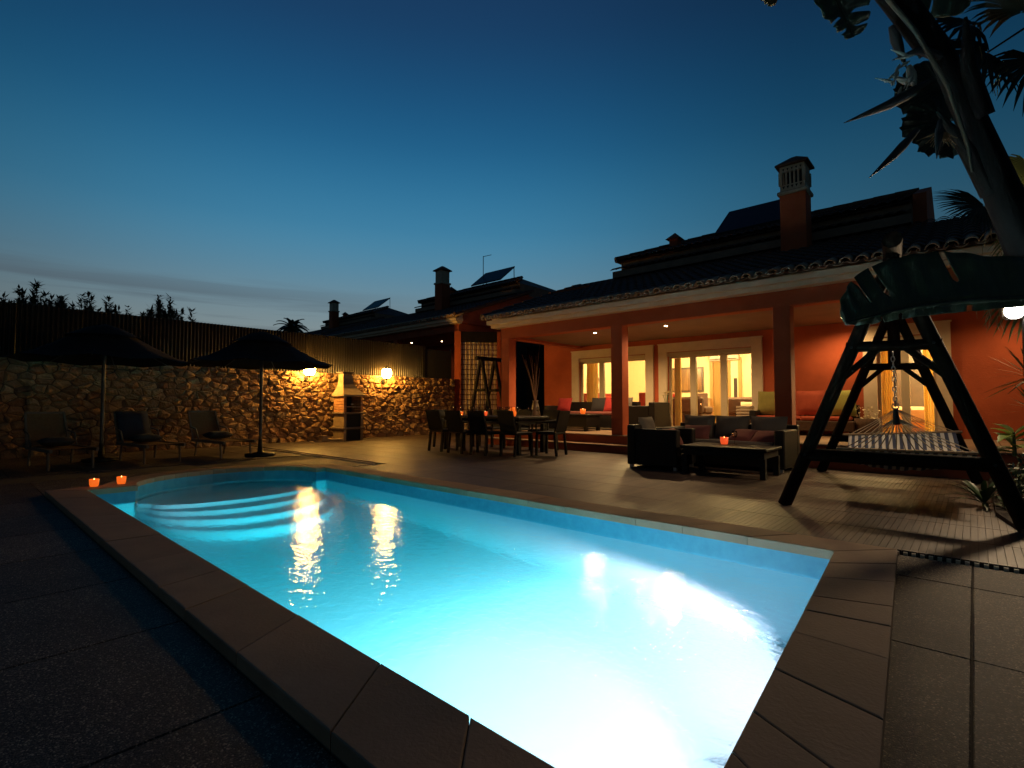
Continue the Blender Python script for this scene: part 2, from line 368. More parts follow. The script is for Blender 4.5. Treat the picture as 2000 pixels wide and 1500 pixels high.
    def mesh(s, name):
        me = bpy.data.meshes.new(name); me.from_pydata(s.v, [], s.f)
        me.polygons.foreach_set('use_smooth', s.sm); me.update(); return me
    def build(s, name, material, parent=None, kind=None, loc=None, label=None):
        me = s.mesh(name); o = bpy.data.objects.new(name, me); me.materials.append(M[material]); col.objects.link(o)
        if parent is not None: o.parent = parent
        if kind: o['kind'] = kind
        if loc is not None: o.location = loc
        if label: o['label'] = label
        return o
def tag(o, label=None, cat=None, group=None, kind=None):
    for k, v in (('label', label), ('category', cat), ('group', group), ('kind', kind)):
        if v: o[k] = v
    return o
def thing(name, label, cat, loc=(0,0,0), rz=0, group=None):
    o = bpy.data.objects.new(name, None); o.empty_display_size = .1; col.objects.link(o); o.location = loc; o.rotation_euler = (0,0,rz)
    return tag(o, label, cat, group)
KIDS = {}
def copy_tree(o, parent=None):
    c = o.copy(); col.objects.link(c); c.parent = parent
    for ch in list(o.children): copy_tree(ch, c)
    return c
def dup(o, loc, rz, label, group=None):
    c = copy_tree(o); c.location = loc; c.rotation_euler = (0,0,rz); c['label'] = label
    if group: c['group'] = group
    return c
def lamp(name, typ, energy, color, parent, loc, **kw):
    d = bpy.data.lights.new(name, typ); d.energy = energy; d.color = color
    for k, v in kw.items():
        if k != 'rot': setattr(d, k, v)
    o = bpy.data.objects.new(name, d); col.objects.link(o); o.parent = parent; o.location = loc
    if 'rot' in kw: o.rotation_euler = kw['rot']
    return o

# ================================================================== THE SETTING
# pool outline (inner edge of coping), counter-clockwise, with the rounded step bay on the far left end
PX0, PX1, PY0, PY1 = -7.35, -.60, 1.08, 3.93
bay_c = (-7.35, 2.66); bay_r = 1.12
arc = []
for i in range(21):
    a = R(90 + 180*i/20); arc.append((bay_c[0] + .92*math.cos(a), bay_c[1] + bay_r*math.sin(a)))
PXN, PXF = -.465, -.675      # the end wall is not quite square: near and far corner
inner = [(PX0, PY0), (PXN, PY0), (PXF, PY1), (PX0, PY1)] + [p for p in arc if PY0 < p[1] < PY1]
WL = -.145   # water level
def offset_poly(poly, d):
    n = len(poly); out = []
    for i in range(n):
        a, b, c = Vector(poly[i-1]), Vector(poly[i]), Vector(poly[(i+1) % n])
        e1 = (b-a).normalized(); e2 = (c-b).normalized(); n1 = Vector((e1.y,-e1.x)); n2 = Vector((e2.y,-e2.x))
        m = (n1+n2); m = m/max(m.length_squared/2, .35) if m.length > 1e-6 else n1
        out.append((b.x + m.x*d, b.y + m.y*d))
    return out
def face_with_hole(name, outer, hole, z, material, parent=None, kind='structure'):
    bm = bmesh.new(); es = []
    for poly in (outer, hole):
        vs_ = [bm.verts.new((x, y, z)) for x, y in poly]
        es += [bm.edges.new((vs_[i], vs_[(i+1) % len(vs_)])) for i in range(len(vs_))]
    bmesh.ops.triangle_fill(bm, edges=es, use_beauty=True)
    bmesh.ops.recalc_face_normals(bm, faces=bm.faces)
    if bm.faces and sum(f.normal.z for f in bm.faces) < 0: bmesh.ops.reverse_faces(bm, faces=bm.faces)
    me = bpy.data.meshes.new(name); bm.to_mesh(me); bm.free(); me.materials.append(M[material])
    o = bpy.data.objects.new(name, me); col.objects.link(o)
    if kind: o['kind'] = kind
    if parent: o.parent = parent
    return o
cop_out = offset_poly(inner, .30)
hole = offset_poly(inner, .10)
face_with_hole('ground', [(-900,-900),(900,-900),(900,900),(-900,900)], hole, -.035, 'far_ground')
terrace = face_with_hole('terrace', [(-13.35,-4),(4,-4),(4,9.02),(-13.35,9.02)], hole, -.012, 'grout')

# exposed-aggregate slabs, joints recessed; laid round the pool and to its right
def in_poly(x, y, poly):
    c = False; n = len(poly)
    for i in range(n):
        x1, y1 = poly[i]; x2, y2 = poly[(i+1) % n]
        if (y1 > y) != (y2 > y) and x < (x2-x1)*(y-y1)/(y2-y1)+x1: c = not c
    return c
def clip(poly, a, b, c):
    out = []; n = len(poly)
    for i in range(n):
        p, q = poly[i], poly[(i+1) % n]; dp = a*p[0]+b*p[1]-c; dq = a*q[0]+b*q[1]-c
        if dp <= 0: out.append(p)
        if dp*dq < 0: t_ = dp/(dp-dq); out.append((p[0]+(q[0]-p[0])*t_, p[1]+(q[1]-p[1])*t_))
    return out
oy1 = PY1 + .30; ox1 = PX1 + .30; oy0 = PY0 - .30; ox0 = PX0 - .30
def slab(x0, x1, y0, y1):
    m = MB(); z = random.uniform(-.001, .001); g = .0028
    if x1-x0 < .05 or y1-y0 < .05: return
    m.box(x0+g, x1-g, y0+g, y1-g, -.03, z, .004); o = m.build('paving_slab', 'aggregate', terrace)
ys_r = [-2.2, -1.35, -.5, .35, .77, 1.70, 2.73, 3.79, 4.30]
xs_r = [-.40, -.03, .85, 1.75, 2.65]
for i in range(len(xs_r)-1):
    for j in range(len(ys_r)-1): slab(xs_r[i], xs_r[i+1], ys_r[j], ys_r[j+1])
xs_n = [-9.05, -8.15, -7.25, -6.35, -5.45, -4.55, -3.65, -2.75, -1.85, -.95, -.40]
ys_n = [-1.95, -1.05, -.15, oy0-.004]
for i in range(len(xs_n)-1):
    for j in range(len(ys_n)-1): slab(xs_n[i], xs_n[i+1], ys_n[j], ys_n[j+1])
for i in range(5):
    for j in range(8):
        x0 = -13.3 + .86*i; x1 = x0+.86; y0 = -1.95+.86*j; y1 = min(y0+.86, 4.8)
        if x1 < -9.05: slab(x0, x1, y0, y1)
# strip of slabs between the bay and the left field
m_ = MB(); m_.prism([(-9.05, .78), (-7.66, .78), (-7.66, 1.30)] + [(bay_c[0] + (.92+.315)*math.cos(R(a)), bay_c[1] + (bay_r+.315)*math.sin(R(a))) for a in range(252, 89, -9)] + [(-7.5, 4.24), (-7.5, 4.8), (-9.05, 4.8)], -.03, -.002)
m_.build('paving_slab', 'aggregate', terrace)

# interlocking deck tiles with slats, on the house side
decking = thing('decking', None, None); decking['kind'] = 'structure'
def deck_tile_mesh(nx=14, L_=.6):
    m = MB(); w = L_/nx; tones = []
    for i in range(nx):
        f0 = len(m.f)
        m.box(i*w+.0013, (i+1)*w-.0013, .003, L_-.003, .004, .024)
        tones += [random.random()]*(len(m.f)-f0)
    m.box(.002, L_-.002, .002, L_-.002, -.008, .004); tones += [.0]*6
    me = m.mesh('deck_tile'); me.materials.append(M['deck_board'])
    at = me.attributes.new('tone', 'FLOAT', 'FACE'); at.data.foreach_set('value', tones); return me
tiles = [deck_tile_mesh() for _ in range(6)]
count = 0
T_ = .6
far_tiles = []
for j in range(8):
    for i in range(-22, 6):
        x = i*T_; y = 4.33 + j*T_
        if y + T_ > 9.02 + .05 + 0: continue
        if x < -7.5 and y < 4.9: continue
        if x < -13.2 or x > .9 + (0 if y < 5.5 else -.6): continue
        o = bpy.data.objects.new('deck_tile', random.choice(tiles)); col.objects.link(o); o.parent = decking; o.location = (x, y, 0)
# last row butts against the step
for i in range(-22, 3):
    x = i*T_
    if x < -13.2: continue
    o = bpy.data.objects.new('deck_tile', tiles[i % 6]); col.objects.link(o); o.parent = decking; o.location = (x, 4.33+7*T_, 0); o.scale = (1, .48/.6, 1)
# decking further left of the house towards the boundary
for j in range(5):
    for i in range(-22, -15):
        o = bpy.data.objects.new('deck_tile', tiles[(i*j) % 6]); col.objects.link(o); o.parent = decking; o.location = (i*T_, 4.33+7*T_+.48+j*T_, 0)
face_back = MB().add([(-13.35,9.02,-.014),(-8.7,9.02,-.014),(-8.7,30,-.014),(-13.35,30,-.014)], [(0,1,2,3)]).build('side_passage_ground', 'grout', None, 'structure')
# toothed edge of the tiles towards the paving
m = MB()
x = -.55
while x < 1.5:
    m.box(x, x+.022, 4.305, 4.335, -.006, .016); x += .044
m.build('tile_edge_teeth', 'cream_paint', decking)
MB().box(-13.2, -7.5, 4.855, 4.895, -.01, .012).build('edge_strip', 'cream_paint', decking)

# ------------------------------------------------------------------ pool
pool = thing('swimming_pool', None, None); pool['kind'] = 'structure'
FLOOR = -1.45
def wall_ring(poly, z0, z1):
    m = MB(); n = len(poly)
    m.add([(x, y, z0) for x, y in poly] + [(x, y, z1) for x, y in poly], [(i, n+i, n+(i+1) % n, (i+1) % n) for i in range(n)]); return m
wall_ring(inner, FLOOR, 0.0).build('pool_wall', 'pool_liner', pool)
MB().add([(x, y, FLOOR) for x, y in inner], [tuple(range(len(inner)))]).build('pool_floor', 'pool_liner', pool)
# rounded steps in the bay
for k, (rr_, zt) in enumerate(((.46, -.30), (.76, -.56), (1.08, -.82), (1.40, -1.10))):
    pts = [(bay_c[0]+.12 + rr_*math.cos(R(a))*1.0 - .0, bay_c[1] + (bay_r-.14+.04*k)*math.sin(R(a))) for a in range(-90, 91, 10)]
    bp_ = [(bay_c[0]+.12 - .90*math.cos(R(a)), bay_c[1] + (bay_r-.01)*math.sin(R(a))) for a in range(90, -91, -10)]
    MB().prism(pts + [(x - .0, y) for x, y in bp_][1:-1], FLOOR+.002, zt).build('pool_step', 'pool_liner', pool)
# waterline tile border under the coping
ring_o = offset_poly(inner, .002); ring_i = offset_poly(inner, -.006)
m = MB(); n = len(inner)
for a, b in ((ring_i, ring_i),):
    m.add([(x, y, -.20) for x, y in a] + [(x, y, -.002) for x, y in a], [(i, n+i, n+(i+1) % n, (i+1) % n) for i in range(n)])
m.build('waterline_border', 'pool_tile', pool)
# water body
wp = offset_poly(inner, .03)
bm = bmesh.new(); top = [bm.verts.new((x, y, WL)) for x, y in wp]; bot = [bm.verts.new((x, y, FLOOR-.06)) for x, y in wp]
bm.faces.new(top); bm.faces.new(bot[::-1])
for i in range(len(wp)): bm.faces.new((top[i], bot[i], bot[(i+1) % len(wp)], top[(i+1) % len(wp)]))
bmesh.ops.recalc_face_normals(bm, faces=bm.faces)
me = bpy.data.meshes.new('water'); bm.to_mesh(me); bm.free(); me.materials.append(M['pool_water'])
water = bpy.data.objects.new('water', me); col.objects.link(water); water['kind'] = 'structure'
# coping stones, each its own block with rounded edge
def coping_block(a, b, c, d):
    # a,b inner edge; d,c outer edge
    bm = bmesh.new(); z0 = -.012; z1 = .05 + random.uniform(-.002, .002)
    lo = [bm.verts.new((p[0], p[1], z0)) for p in (a, b, c, d)]; hi = [bm.verts.new((p[0], p[1], z1)) for p in (a, b, c, d)]
    bm.faces.new(lo[::-1]); bm.faces.new(hi)
    for i in range(4): bm.faces.new((lo[i], lo[(i+1) % 4], hi[(i+1) % 4], hi[i]))
    bmesh.ops.recalc_face_normals(bm, faces=bm.faces)
    bmesh.ops.bevel(bm, geom=[e for e in bm.edges if e.verts[0].co.z > .02 and e.verts[1].co.z > .02], offset=.006, segments=2, affect='EDGES', profile=.6)
    me = bpy.data.meshes.new('coping_stone'); bm.to_mesh(me); bm.free(); me.materials.append(M['coping_stone'])
    o = bpy.data.objects.new('coping_stone', me); col.objects.link(o); o.parent = pool
def lerp(p, q, t_): return (p[0]+(q[0]-p[0])*t_, p[1]+(q[1]-p[1])*t_)
cin = offset_poly(inner, -.025); cout = cop_out
def run(i0, i1, L_, skip0=0., skip1=0.):
    a, b = cin[i0], cin[i1]; d, c = cout[i0], cout[i1]
    ln = math.dist(a, b); k = max(1, round(ln/L_)); t_ = [0.]
    for i in range(1, k): t_.append((i + random.uniform(-.22, .22))/k)
    t_.append(1.); g = .0022/ln
    for i in range(k):
        u, v = t_[i]+g, t_[i+1]-g
        coping_block(lerp(a, b, u), lerp(a, b, v), lerp(d, c, v), lerp(d, c, u))
run(0, 1, .55); run(1, 2, .31); run(2, 3, .50); run(3, 4, .6)
nn = len(inner)
for i in range(4, nn-1): run(i, i+1, .3)
run(nn-1, 0, .5)
bm_in = offset_poly(inner, .0); bm_out = offset_poly(inner, .285); n = len(inner)
MB().add([(x, y, .040) for x, y in bm_in]+[(x, y, .040) for x, y in bm_out], [(i, n+i, n+(i+1)%n, (i+1)%n) for i in range(n)]).build('coping_bed', 'coping_grout', pool)
# underwater lamp on the end wall
def pool_lamp(label, loc, rz, e, size, blend, tilt):
    pl = thing('pool_lamp', label, 'pool lamp', loc, rz, 'underwater pool lamps')
    MB().lathe([(.0,0),(.13,0),(.13,.02),(.10,.03),(.10,.012),(0,.012)]).build('trim_ring', 'white_plastic', pl).rotation_euler = (0, R(-90), 0)
    MB().lathe([(.095,.013),(.085,.022),(.05,.034),(0,.038)]).build('lens', 'pool_lamp_glow', pl).rotation_euler = (0, R(-90), 0)
    lamp('pool_lamp_light', 'SPOT', e, (1.0, .172, .170), pl, (-.10, 0, 0), spot_size=R(size), spot_blend=blend, shadow_soft_size=.09, rot=(0, R(90-tilt), 0))
def end_x(y): return PXN+(PXF-PXN)*(y-PY0)/(PY1-PY0)
pool_lamp('underwater lamp in the right end wall of the pool, nearer the camera corner', (end_x(1.80)-.004, 1.80, -.90), R(4), 21000, 112, 1.0, 38)
pool_lamp('underwater lamp in the right end wall of the pool, nearer the deck', (end_x(3.30)-.004, 3.30, -.90), R(4), 15500, 108, 1.0, 34)
pool_lamp('added underwater fill lamp in the near long wall of the pool', (-6.1, PY0+.004, -.50), R(-90), 40, 165, .5, -4)  # unseen fill lamp, added to brighten the left part of the water

# ------------------------------------------------------------------ boundary wall of field stones, corrugated fence on top
WX = -13.30
wallr = thing('boundary_wall', 'rough field-stone boundary wall under the corrugated fence', 'wall', (WX, 0, 0))
MB().box(-.34, -.004, -4.2, 11.80, -.03, 1.86).build('wall_core', 'mortar', wallr)
def voronoi_cells(y0, y1, z0, z1, pts):
    out = []
    for i, (cy_, cz) in enumerate(pts):
        poly = [(y0, z0), (y1, z0), (y1, z1), (y0, z1)]
        near = sorted(((px-cy_)**2*.45 + (pz-cz)**2, px, pz) for j, (px, pz) in enumerate(pts) if j != i and abs(px-cy_) < .9 and abs(pz-cz) < .7)[:16]
        for _, px, pz in near:
            # anisotropic bisector -> stones wider than tall
            a = (px-cy_)*.45; b = pz-cz; mx, mz = (px+cy_)/2, (pz+cz)/2
            poly = clip(poly, a, b, a*mx+b*mz)
            if len(poly) < 3: break
        if len(poly) >= 3: out.append(((cy_, cz), poly))
    return out
pts = []
zz = .07; row = 0
while zz < 1.86:
    yy = -4.1 + (row % 2)*.10
    while yy < 11.8:
        pts.append((yy + random.uniform(-.075, .075), zz + random.uniform(-.05, .05))); yy += random.uniform(.17, .27)
    zz += .135; row += 1
cells = voronoi_cells(-4.2, 11.8, -.02, 1.875, pts)
def stone_geo(cen, poly):
    # inset polygon, domed rough face
    cy_ = sum(p[0] for p in poly)/len(poly); cz = sum(p[1] for p in poly)/len(poly)
    def sh(k, x, j):
        return [(x + random.uniform(-j, j), cy_+(p[0]-cy_)*k, cz+(p[1]-cz)*k) for p in poly]
    dep = random.uniform(.018, .06); n = len(poly); tl = random.uniform(-.25, .25); tz = random.uniform(-.3, .2)
    def ring(k, x, j, kj):
        out = []
        for p in poly:
            kk = k*random.uniform(1-kj, 1); dy = (p[0]-cy_)*kk; dz = (p[1]-cz)*kk
            out.append((x + random.uniform(-j, j) + (tl*dy+tz*dz if x > 0 else 0), cy_+dy, cz+dz))
        return out
    r0 = sh(.985, -.05, 0); r1 = ring(.95, dep*.45, .012, .06); r2 = ring(.62, dep, .020, .25)
    cx = (dep + random.uniform(-.008, .016), cy_, cz)
    vs_ = r0 + r1 + r2 + [cx]; fs = []
    for a in (0, n):
        for i in range(n): fs.append((a+i, a+(i+1) % n, a+n+(i+1) % n, a+n+i))
    for i in range(n): fs.append((2*n+i, 2*n+(i+1) % n, 3*n))
    return vs_, fs
CAM = Vector((0,0,1))
def show(c):
    (cy_, cz), poly = c
    if not (1.0 < cy_): return -1
    ar = abs(sum(poly[i][0]*poly[(i+1) % len(poly)][1]-poly[(i+1) % len(poly)][0]*poly[i][1] for i in range(len(poly))))/2
    dd = (Vector((WX, cy_, cz))-CAM).length
    bonus = 1.0 if 4.2 < cy_ < 11 else .35
    return ar/dd**2*bonus
cells.sort(key=show, reverse=True)
rest = MB(); tones = []
for i, (cen, poly) in enumerate(cells):
    vs_, fs = stone_geo(cen, poly)
    if i < 300:
        m = MB(); m.add(vs_, fs); m.build('stone', 'field_stone', wallr)
    else:
        rest.add(vs_, fs); tones += [random.random()]*len(fs)
o = rest.build('stone_facing', 'field_stone', wallr, 'stuff')
at = o.data.attributes.new('tone', 'FLOAT', 'FACE'); at.data.foreach_set('value', tones)

fence = thing('corrugated_fence', 'tall dark corrugated metal fence standing on the stone wall', 'fence', (WX-.17, 0, 1.86))
def corrugated(L_, H_, pitch=.075, dep=.022):
    m = MB(); vs_ = []; fs = []; n = int(L_/pitch*8)
    for i in range(n+1):
        y = i*L_/n; ph = (y/pitch) % 1.; x = dep*math.cos(2*math.pi*ph)
        vs_ += [(x, y, 0), (x, y, H_)]
    for i in range(n): fs.append((2*i, 2*i+2, 2*i+3, 2*i+1))
    b = len(vs_); vs2 = [(x-.004, y, z) for x, y, z in vs_]
    m.add(vs_, fs, True); m.add(vs2, [f[::-1] for f in fs], True); return m.mesh('fence_panel')
cp = corrugated(.975, 1.07); cp.materials.append(M['fence_metal'])
y = -4.0
while y < 10.3:
    o = bpy.data.objects.new('fence_panel', cp); col.objects.link(o); o.parent = fence; o.location = (random.uniform(-.004, .004), y, 0); y += .975
MB().box(-.05, -.03, -4, y, .25, .29).box(-.05, -.03, -4, y, .8, .84).build('fence_rail', 'black_metal', fence)
ye = y
MB().box(-.012, .012, ye+.03, 11.75, 0.0, .98).build('mesh_panel', 'fence_mesh', fence)
for yy in (ye, 11.76): MB().box(-.03, .03, yy-.025, yy+.025, -.02, 1.05).build('fence_post', 'black_metal', fence)

# wall lanterns
def wall_lantern(y, z, label):
    t = thing('wall_lantern', label, 'lantern', (WX+.02, y, z), 0, 'lanterns on the stone wall')
    MB().box(0, .03, -.055, .055, -.24, .02, .008).build('wall_plate', 'black_metal', t)
    MB().tube([(.02,0,-.20),(.10,0,-.26),(.19,0,-.22),(.20,0,-.13)], .014, 8).build('bracket', 'black_metal', t)
    MB().lathe([(.012,-.13),(.06,-.12),(.075,-.10),(.075,-.085)], (.20,0,0)).build('base', 'black_metal', t)
    g = MB().lathe([(.08,-.085),(.13,-.03),(.15,.06),(.135,.15),(.10,.19)], (.20,0,0), 16).build('glass', 'lantern_glow', t)
    MB().lathe([(.14,.19),(.11,.225),(.04,.255),(.015,.265),(.012,.29),(.0,.30)], (.20,0,0)).build('cap', 'black_metal', t)
    return t
wall_lantern(6.49, 1.86, 'lit wall lantern beside the parasol rim, left of the barbecue')
wall_lantern(8.90, 1.88, 'lit wall lantern on the stone wall right of the barbecue')

# ================================================================== THE HOUSES
def tile_wave(m, x0, x1, y0, z0, y1, z1, pitch=.2, amp=.05, course=.36, left_hip=None, right_hip=None):
    """roof field of barrel tiles: waves across x, a small step at each course; hips trim the ends"""
    n = int((x1-x0)/pitch*6); ln = math.hypot(y1-y0, z1-z0); k = max(1, int(ln/course)); sl = (z1-z0)/(y1-y0)
    for c in range(k):
        for half in (0,):
            ya = y0+(y1-y0)*c/k; yb = y0+(y1-y0)*(c+1)/k
            za = z0+(z1-z0)*c/k+.022; zb = z0+(z1-z0)*(c+1)/k-.004
            xa0, xa1 = x0, x1
            if left_hip: xa0 = x0+left_hip*(c+.5)/k
            if right_hip: xa1 = x1-right_hip*(c+.5)/k
            n_ = max(6, int((xa1-xa0)/pitch*6)); vs_ = []; fs = []
            for i in range(n_+1):
                x = xa0+(xa1-xa0)*i/n_; h = amp*abs(math.sin(math.pi*(x-x0)/pitch)) if True else 0
                vs_ += [(x, ya, za+h-.012), (x, ya, za+h), (x, yb, zb+h)]
            for i in range(n_):
                a = i*3; fs += [(a, a+3, a+4, a+1), (a+1, a+4, a+5, a+2)]
            m.add(vs_, fs, False)
    return m
def half_tile_mesh():
    m = MB(); n = 8; L_ = .42; r = .082
    for (ro, ri) in ((r, r-.016),):
        vs_ = []
        for yy, k in ((0, 1.), (L_, .86)):
            for j in range(n+1): a = math.pi*j/n; vs_.append((ro*k*math.cos(a), yy, ro*k*math.sin(a)))
            for j in range(n+1): a = math.pi*j/n; vs_.append((ri*k*math.cos(a), yy, ri*k*math.sin(a)))
        N1 = n+1; o = 2*N1; fs = []
        for j in range(n):
            fs.append((j, j+1, o+j+1, o+j)); fs.append((N1+j, o+N1+j, o+N1+j+1, N1+j+1)); fs.append((j, N1+j, N1+j+1, j+1)); fs.append((o+j, o+j+1, o+N1+j+1, o+N1+j))
        m.add(vs_, fs, True)
    # pan tile beside it, concave
    vs_ = []
    for yy, k in ((.012, 1.), (L_, .9)):
        for j in range(n+1): a = math.pi*j/n; vs_.append((.10+.072*k*math.cos(a), yy, .028-.05*k*math.sin(a)))
        for j in range(n+1): a = math.pi*j/n; vs_.append((.10+.072*k*math.cos(a), yy, .014-.05*k*math.sin(a)))
    N1 = n+1; o = 2*N1; fs = []
    for j in range(n):
        fs.append((j, o+j, o+j+1, j+1)); fs.append((N1+j, N1+j+1, o+N1+j+1, o+N1+j)); fs.append((j, j+1, N1+j+1, N1+j))
    m.add(vs_, fs, True)
    me = m.mesh('eave_tile'); me.materials.append(M['eave_tile']); return me
EAVE = half_tile_mesh()
XL, XR = -9.05, 1.75           # eaves of the porch roof
EY, EZ = 8.90, 3.075           # eave line
SL = .36
def chimney(parent, x, y, zb, zt, ornate=True):
    w = .245; c = MB().box(x-w, x+w, y-w, y+w, zb, zt-.86).build('chimney', 'terracotta_paint', parent)
    MB().box(x-w-.045, x+w+.045, y-w-.045, y+w+.045, zt-.86, zt-.78, .015).build('chimney_band', 'chimney_cream', c)
    q = w-.02
    if ornate:
        MB().box(x-q, x+q, y-q, y+q, zt-.78, zt-.66).box(x-q+.06, x+q-.06, y-q+.06, y+q-.06, zt-.66, zt-.33).build('chimney_core', 'soot_and_shade', c)
        f = MB()
        f.box(x-q-.012, x+q+.012, y-q-.012, y+q+.012, zt-.775, zt-.64).box(x-q-.012, x+q+.012, y-q-.012, y+q+.012, zt-.36, zt-.24)
        for sx in (-1, 1):
            for sy in (-1, 1): f.box(x+sx*q-.035, x+sx*q+.035, y+sy*q-.035, y+sy*q+.035, zt-.64, zt-.36)
        f.build('chimney_pot', 'chimney_cream', c)
        for k in range(4):
            u = -q+.035+(2*q-.07)*(k+1)/5
            for s_ in (-1, 1):
                MB().box(x+u-.014, x+u+.014, y+s_*q-.02, y+s_*q+.02, zt-.64, zt-.36).build('chimney_baluster', 'chimney_cream', c)
                MB().box(x+s_*q-.02, x+s_*q+.02, y+u-.014, y+u+.014, zt-.64, zt-.36).build('chimney_baluster', 'chimney_cream', c)
        for k in range(5):   # pierced row: flat dark triangles painted as the shade inside the holes
            u = -q+.06+(2*q-.12)*k/4
            MB().add([(x+u-.028, y-q-.018, zt-.67), (x+u+.028, y-q-.018, zt-.67), (x+u, y-q-.018, zt-.735)], [(0,1,2)]).build('painted_hole', 'soot_and_shade', c)
            MB().add([(x+u-.022, y-q-.018, zt-.29), (x+u+.022, y-q-.018, zt-.29), (x+u, y-q-.018, zt-.345)], [(0,2,1)]).build('painted_hole', 'soot_and_shade', c)
    else:
        MB().box(x-q, x+q, y-q, y+q, zt-.78, zt-.24).build('chimney_pot', 'chimney_cream', c)
    e = q+.09
    MB().add([(x-e,y-e,zt-.24),(x+e,y-e,zt-.24),(x+e,y+e,zt-.24),(x-e,y+e,zt-.24),(x-e,y-e,zt-.20),(x+e,y-e,zt-.20),(x+e,y+e,zt-.20),(x-e,y+e,zt-.20),(x-.05,y-.05,zt),(x+.05,y-.05,zt),(x+.05,y+.05,zt),(x-.05,y+.05,zt)],
        [(0,3,2,1),(0,1,5,4),(1,2,6,5),(2,3,7,6),(3,0,4,7),(4,5,9,8),(5,6,10,9),(6,7,11,10),(7,4,8,11),(8,9,10,11)]).build('chimney_cap', 'roof_tile', c)
    return c
def solar(parent, x0, x1, ya, za, yb, zb):
    f = MB(); f.add([(x0,ya,za),(x1,ya,za),(x1,yb,zb),(x0,yb,zb),(x0,ya,za-.06),(x1,ya,za-.06),(x1,yb,zb-.06),(x0,yb,zb-.06)],
        [(0,1,2,3),(4,7,6,5),(0,4,5,1),(1,5,6,2),(2,6,7,3),(3,7,4,0)])
    p_ = f.build('solar_panel', 'panel_glass', parent)
    s = MB()
    for x in (x0+.06, x1-.06): s.tube([(x, yb, zb-.06), (x, yb+.02, zb-.95)], .02, 6)
    s.build('panel_stand', 'black_metal', p_)
def house_shell(root, ornate=True, low=0., ux=0., hip=False):
    """everything the three houses of the row share: porch roof, fascia, beam, columns, upper storey, chimney"""
    cols = [(-8.77, -8.51), (-5.62, -5.36), (-2.48, -2.22), (1.25, 1.51)]
    for a, b in cols: MB().box(a, b, 9.34, 9.60, .37 if low == 0 else low, 2.66, .006).build('column', 'terracotta_paint', root)
    MB().box(-8.77, 1.51, 9.333, 9.607, 2.64, 2.93).build('porch_beam', 'terracotta_paint', root)
    for a, b in ((-8.765, -8.515), (1.255, 1.505)): MB().box(a, b, 9.61, 12.48, 2.645, 2.93).build('side_beam', 'terracotta_paint', root)
    f = MB(); f.box(-8.92, 1.66, 9.12, 9.36, 2.90, 2.975).box(-8.98, 1.70, 9.02, 9.38, 2.977, 3.075)
    f.build('fascia', 'fascia_paint', root)
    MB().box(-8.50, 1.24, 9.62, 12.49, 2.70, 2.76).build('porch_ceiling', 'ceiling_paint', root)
    MB().box(-8.96, 1.68, 9.20, 9.37, 3.076, 3.20).build('eave_board', 'fascia_paint', root)
    for xg in (-8.95, 1.56):
        pr = [(9.38, 2.94), (13.1, 2.94), (13.1, EZ+SL*(13.1-EY)-.03), (9.38, EZ+SL*(9.38-EY)-.03)]; g = MB()
        g.add([(xg, y, z) for y, z in pr]+[(xg+.1, y, z) for y, z in pr], [(3,2,1,0),(4,5,6,7)]+[(i,(i+1)%4,4+(i+1)%4,4+i) for i in range(4)]).build('gable_infill', 'terracotta_paint', root)
    # porch roof
    yt = 13.2; zt = EZ+.03+SL*(yt-EY)
    r = tile_wave(MB(), XL, XR, EY+.30, EZ+.045+SL*.30, yt, zt+.045)
    roof = r.build('roof', 'roof_tile', root, 'stuff')
    MB().add([(XL, EY+.1, EZ-.01+SL*.1), (XR, EY+.1, EZ-.01+SL*.1), (XR, yt, zt-.03), (XL, yt, zt-.03), (XL, EY+.1, EZ+.03+SL*.1), (XR, EY+.1, EZ+.03+SL*.1), (XR, yt, zt+.01), (XL, yt, zt+.01)],
        [(0,3,2,1),(4,5,6,7),(0,1,5,4),(1,2,6,5),(2,3,7,6),(3,0,4,7)]).build('roof_deck', 'roof_tile', roof)
    x = XL+.09
    while x < XR-.02:
        o = bpy.data.objects.new('tile', EAVE); col.objects.link(o); o.parent = roof
        o.location = (x, EY+random.uniform(-.012, .012), EZ+.028+random.uniform(-.004, .004)); o.rotation_euler = (math.atan(SL), 0, random.uniform(-.02, .02)); x += .20
    # verge tiles along both ends
    for xe in (XL+.02, XR-.02):
        v = MB()
        for k in range(11):
            ya = EY+.02+k*.39; za = EZ+.05+SL*(ya-EY); v.tube([(xe, ya, za+.03), (xe, ya+.42, za+.42*SL+.015)], [.085, .072], 8)
        v.build('verge', 'roof_tile', roof)
    # upper storey, set back
    x0, x1 = -7.40+ux, -.80+ux
    MB().box(x0+.3, x1, 12.95, 17.3, zt-.6, 4.52).build('upper_wall', 'terracotta_paint', root)
    MB().box(x0, x1, 12.42, 17.6, 4.525, 4.70).build('upper_cornice', 'fascia_paint_dim', root)
    lower_t = MB(); tile_wave(lower_t, x0-.06, x1, 12.38, 4.71, 12.75, 4.86); lower_t.build('cornice_tiles', 'roof_tile', root)
    MB().box(x0+.12, x1, 12.70, 17.5, 4.705, 4.98).build('upper_fascia', 'fascia_paint_dim', root)
    rh = 1.85 if hip else None; xr = x1-(1.9 if hip else 0)
    u = MB(); tile_wave(u, x0+.04, x1-.03, 12.60, 5.03, 15.0, 5.92, left_hip=1.85, right_hip=rh)
    up = u.build('upper_roof', 'roof_tile', root, 'stuff')
    MB().add([(x0+.02,12.56,4.99),(x1-.02,12.56,4.99),(xr,15.0,5.90),(x0+1.95,15.0,5.90),(x0+.02,17.5,4.99),(x1-.02,17.5,4.99)],
        [(0,1,2,3),(0,3,4),(3,2,5,4),(0,4,5,1),(1,5,2)]).build('upper_roof_deck', 'roof_tile', up)
    h = MB(); k = 0; px_ = x0+1.95
